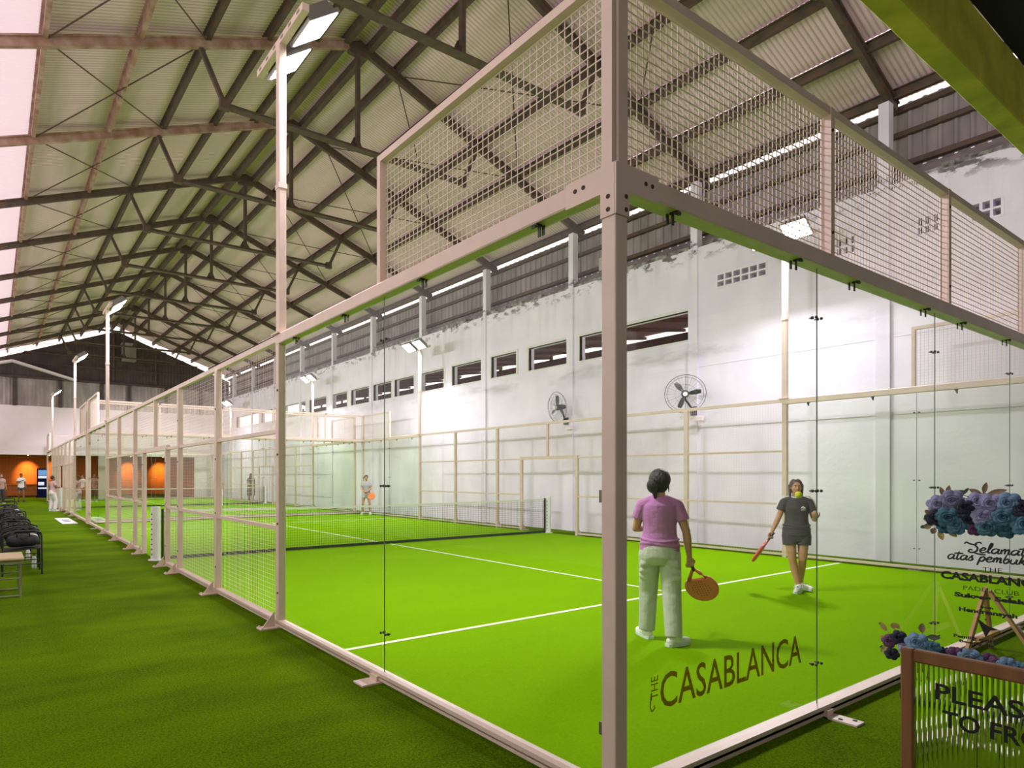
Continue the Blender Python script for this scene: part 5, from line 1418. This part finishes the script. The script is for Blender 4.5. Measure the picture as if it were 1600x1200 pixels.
def rose(c, n, r, rnd):
    """layered petals round the axis n"""
    n = Vector(n).normalized(); mb = MB(); d, x, y = mb.frame(n)
    for ring, (cnt, rr, hh, op) in enumerate(((3, 0.28, 0.55, 0.12), (4, 0.48, 0.55, 0.32), (5, 0.75, 0.48, 0.6), (6, 1.0, 0.34, 0.95))):
        for i in range(cnt):
            a = 2 * PI * (i + 0.37 * ring) / cnt + rnd.uniform(-0.15, 0.15); w_ = 2 * PI / cnt * 0.72
            R = []
            for u in range(5):
                t_ = u / 4; row = []
                for v in range(6):
                    s_ = v / 5 * 2 - 1
                    aa = a + s_ * w_ * (0.55 + 0.45 * math.sin(PI * min(1.0, t_ * 0.75 + 0.25)))
                    rad = r * (0.12 + (rr - 0.12) * t_ ** 0.8) * (1 - 0.10 * s_ * s_ * t_)
                    hgt = r * (hh * math.sin(t_ * PI * 0.62) - op * 0.25 * t_ ** 2 + 0.06 * math.sin(3 * s_ + i) * t_ - 0.12 * s_ * s_ * t_)
                    row.append(c + x * (math.cos(aa) * rad) + y * (math.sin(aa) * rad) + n * hgt)
                R.append(row)
            mb.rings(R, cap=False, closed=False)
    mb.ell(Vector(c) + n * r * 0.12, (r * 0.22, r * 0.22, r * 0.2), 8, 6)
    return mb
def leaf(c, d, n, L, wd_):
    d = Vector(d).normalized(); n = Vector(n); n = (n - d * n.dot(d)).normalized(); x = d.cross(n); mb = MB(); c = Vector(c)
    R = []
    for u in range(7):
        t_ = u / 6; w_ = wd_ * math.sin(PI * min(0.985, max(0.04, t_))) ** 0.7
        R.append([c + d * L * t_ + x * w_ * k + n * (0.25 * w_ * abs(k) - 0.10 * L * t_ * t_) for k in (-1, -0.5, 0, 0.5, 1)])
    mb.rings(R, cap=False, closed=False); return mb
rnd = random.Random(11)
def garland(label, spots, leaves, base):
    g = thing('flower_garland', label, 'flowers', base, group=None)
    for (y, z, r, m, dx) in spots:
        c = Vector((XB - 0.03 - dx, y, z))
        tag(rose(c, (-1, 0.15 * rnd.uniform(-1, 1) - 0.2, rnd.uniform(-0.3, 0.4)), r, rnd).build('rose', M[m], g, smooth=True, fix=False), {'rose_blue': 'dusty blue rose', 'rose_lilac': 'lilac blue rose', 'rose_teal': 'teal rose', 'rose_navy': 'near black rose', 'rose_plum': 'plum rose'}[m])
    for (y, z, dy, dz, L, wd_, m) in leaves:
        sp = leaf((XB - 0.02, y, z), (-0.15, dy, dz), (-1, 0, 0.2), L, wd_)
        sp.tube((XB - 0.015, y, z), (XB - 0.012, y - dy * 0.03, z - dz * 0.03), 0.0015, 5)
        sp.build('leaf', M[m], g, smooth=True, fix=False)
    return g
garland('garland of blue, teal and black roses along the top of the acrylic board',
        [(-0.845, 1.405, 0.047, 'rose_lilac', 0), (-0.895, 1.43, 0.05, 'rose_lilac', 0.0), (-0.84, 1.345, 0.042, 'rose_navy', 0.02), (-0.885, 1.35, 0.05, 'rose_teal', 0.02), (-0.915, 1.315, 0.046, 'rose_teal', 0.015), (-0.945, 1.40, 0.036, 'rose_navy', 0.03),
         (-0.985, 1.42, 0.05, 'rose_lilac', 0.0), (-0.955, 1.345, 0.04, 'rose_navy', 0.01), (-1.005, 1.36, 0.042, 'rose_lilac', 0.02), (-1.03, 1.42, 0.045, 'rose_lilac', 0.01), (-0.975, 1.30, 0.03, 'rose_plum', 0.01), (-1.02, 1.315, 0.045, 'rose_teal', 0.02), (-1.075, 1.36, 0.05, 'rose_teal', 0.02), (-1.085, 1.42, 0.05, 'rose_blue', 0.01),
         (-1.075, 1.305, 0.04, 'rose_teal', 0.0), (-1.13, 1.40, 0.045, 'rose_navy', 0.01), (-1.14, 1.33, 0.05, 'rose_teal', 0.02), (-1.19, 1.40, 0.05, 'rose_lilac', 0.02), (-1.2, 1.33, 0.05, 'rose_blue', 0.01), (-0.865, 1.30, 0.03, 'rose_teal', 0.0)],
        [(-0.865, 1.44, 0.35, 1, 0.05, 0.010, 'leaf_brown'), (-0.875, 1.45, -0.15, 1, 0.045, 0.010, 'leaf_brown'), (-0.89, 1.455, -0.9, 0.25, 0.055, 0.011, 'leaf_dark'), (-0.93, 1.455, -0.6, 0.9, 0.035, 0.007, 'leaf_dark'), (-0.945, 1.445, -0.8, -0.3, 0.035, 0.008, 'leaf_dark'),
         (-0.995, 1.455, 1.0, 0.55, 0.05, 0.011, 'leaf_brown'), (-1.0, 1.46, -0.2, 1, 0.05, 0.010, 'leaf_brown'), (-1.01, 1.455, -1, 0.35, 0.07, 0.013, 'leaf_brown'), (-0.815, 1.335, 1, 0.05, 0.03, 0.014, 'leaf_brown'), (-0.815, 1.31, 0.7, -0.5, 0.032, 0.014, 'leaf_brown'), (-0.81, 1.36, 0.6, 0.6, 0.025, 0.010, 'leaf_brown'),
         (-0.83, 1.295, 0.5, -1, 0.03, 0.013, 'leaf_brown'), (-0.795, 1.30, 0.9, -0.2, 0.022, 0.009, 'leaf_dark'), (-0.845, 1.285, -0.3, -1, 0.045, 0.012, 'leaf_gold'), (-0.875, 1.29, -0.7, -0.6, 0.045, 0.012, 'leaf_gold')], (XB - 0.02, -1.0, 1.28))
garland('blue and plum flowers along the bottom of the acrylic board behind the wooden frame',
        [(-0.655, 0.733, 0.034, 'rose_plum', 0.0), (-0.70, 0.763, 0.036, 'rose_navy', 0.02), (-0.665, 0.673, 0.032, 'rose_navy', 0.0), (-0.725, 0.718, 0.032, 'rose_lilac', 0.02), (-0.775, 0.753, 0.05, 'rose_blue', 0.03), (-0.83, 0.743, 0.032, 'rose_teal', 0.02), (-0.865, 0.730, 0.026, 'rose_navy', 0.0), (-0.91, 0.733, 0.036, 'rose_plum', 0.01), (-0.965, 0.733, 0.045, 'rose_blue', 0.03), (-1.02, 0.733, 0.032, 'rose_plum', 0.0), (-1.05, 0.723, 0.036, 'rose_plum', 0.02), (-1.085, 0.728, 0.036, 'rose_blue', 0.03), (-1.125, 0.718, 0.036, 'rose_teal', 0.02), (-1.17, 0.728, 0.04, 'rose_plum', 0.02)],
        [(-0.64, 0.778, 0.5, 0.8, 0.045, 0.012, 'leaf_gold'), (-0.67, 0.793, 0.1, 1, 0.03, 0.012, 'leaf_gold'), (-0.64, 0.738, 1, 0.2, 0.03, 0.012, 'leaf_gold'), (-0.645, 0.708, 0.6, -0.9, 0.05, 0.013, 'leaf_gold'), (-0.635, 0.698, 1, -0.3, 0.025, 0.008, 'leaf_dark'), (-0.69, 0.798, 0.3, 0.6, 0.03, 0.012, 'leaf_gold'),
         (-0.78, 0.798, -0.05, 1, 0.045, 0.014, 'leaf_brown'), (-0.80, 0.783, -0.9, 0.1, 0.05, 0.013, 'leaf_dark'), (-0.83, 0.778, -0.6, 0.8, 0.03, 0.006, 'leaf_dark'), (-0.62, 0.80, 0.2, 0.6, 0.018, 0.009, 'leaf_brown')], (XB - 0.02, -0.95, 0.6))

# small pine easel by the court rail
t = thing('display_easel', 'small pine easel by the end glass rail, seen through the acrylic board', 'easel', (4.62, -0.25, 0))
ap = (4.60, -0.17, 0.58)
mb = MB(); mb.bar((4.32, -0.11, 0.0), ap, 0.06, 0.022, (0, 1, 0)); mb.build('leg', M['pine'], t)
mb = MB(); mb.bar((5.02, -0.11, 0.0), ap, 0.06, 0.022, (0, 1, 0)); mb.build('leg', M['pine'], t)
mb = MB(); mb.bar((4.66, -0.50, 0.0), (4.60, -0.195, 0.57), 0.05, 0.022, (0, 1, 0)); mb.build('back_leg', M['pine'], t)
mb = MB(); mb.box((4.40, -0.19, 0.16), (4.92, -0.145, 0.19)); mb.build('ledge', M['pine'], t)
mb = MB(); mb.tube((4.60, -0.21, 0.565), (4.60, -0.14, 0.565), 0.01, 8); mb.build('hinge_bolt', M['galv'], t)
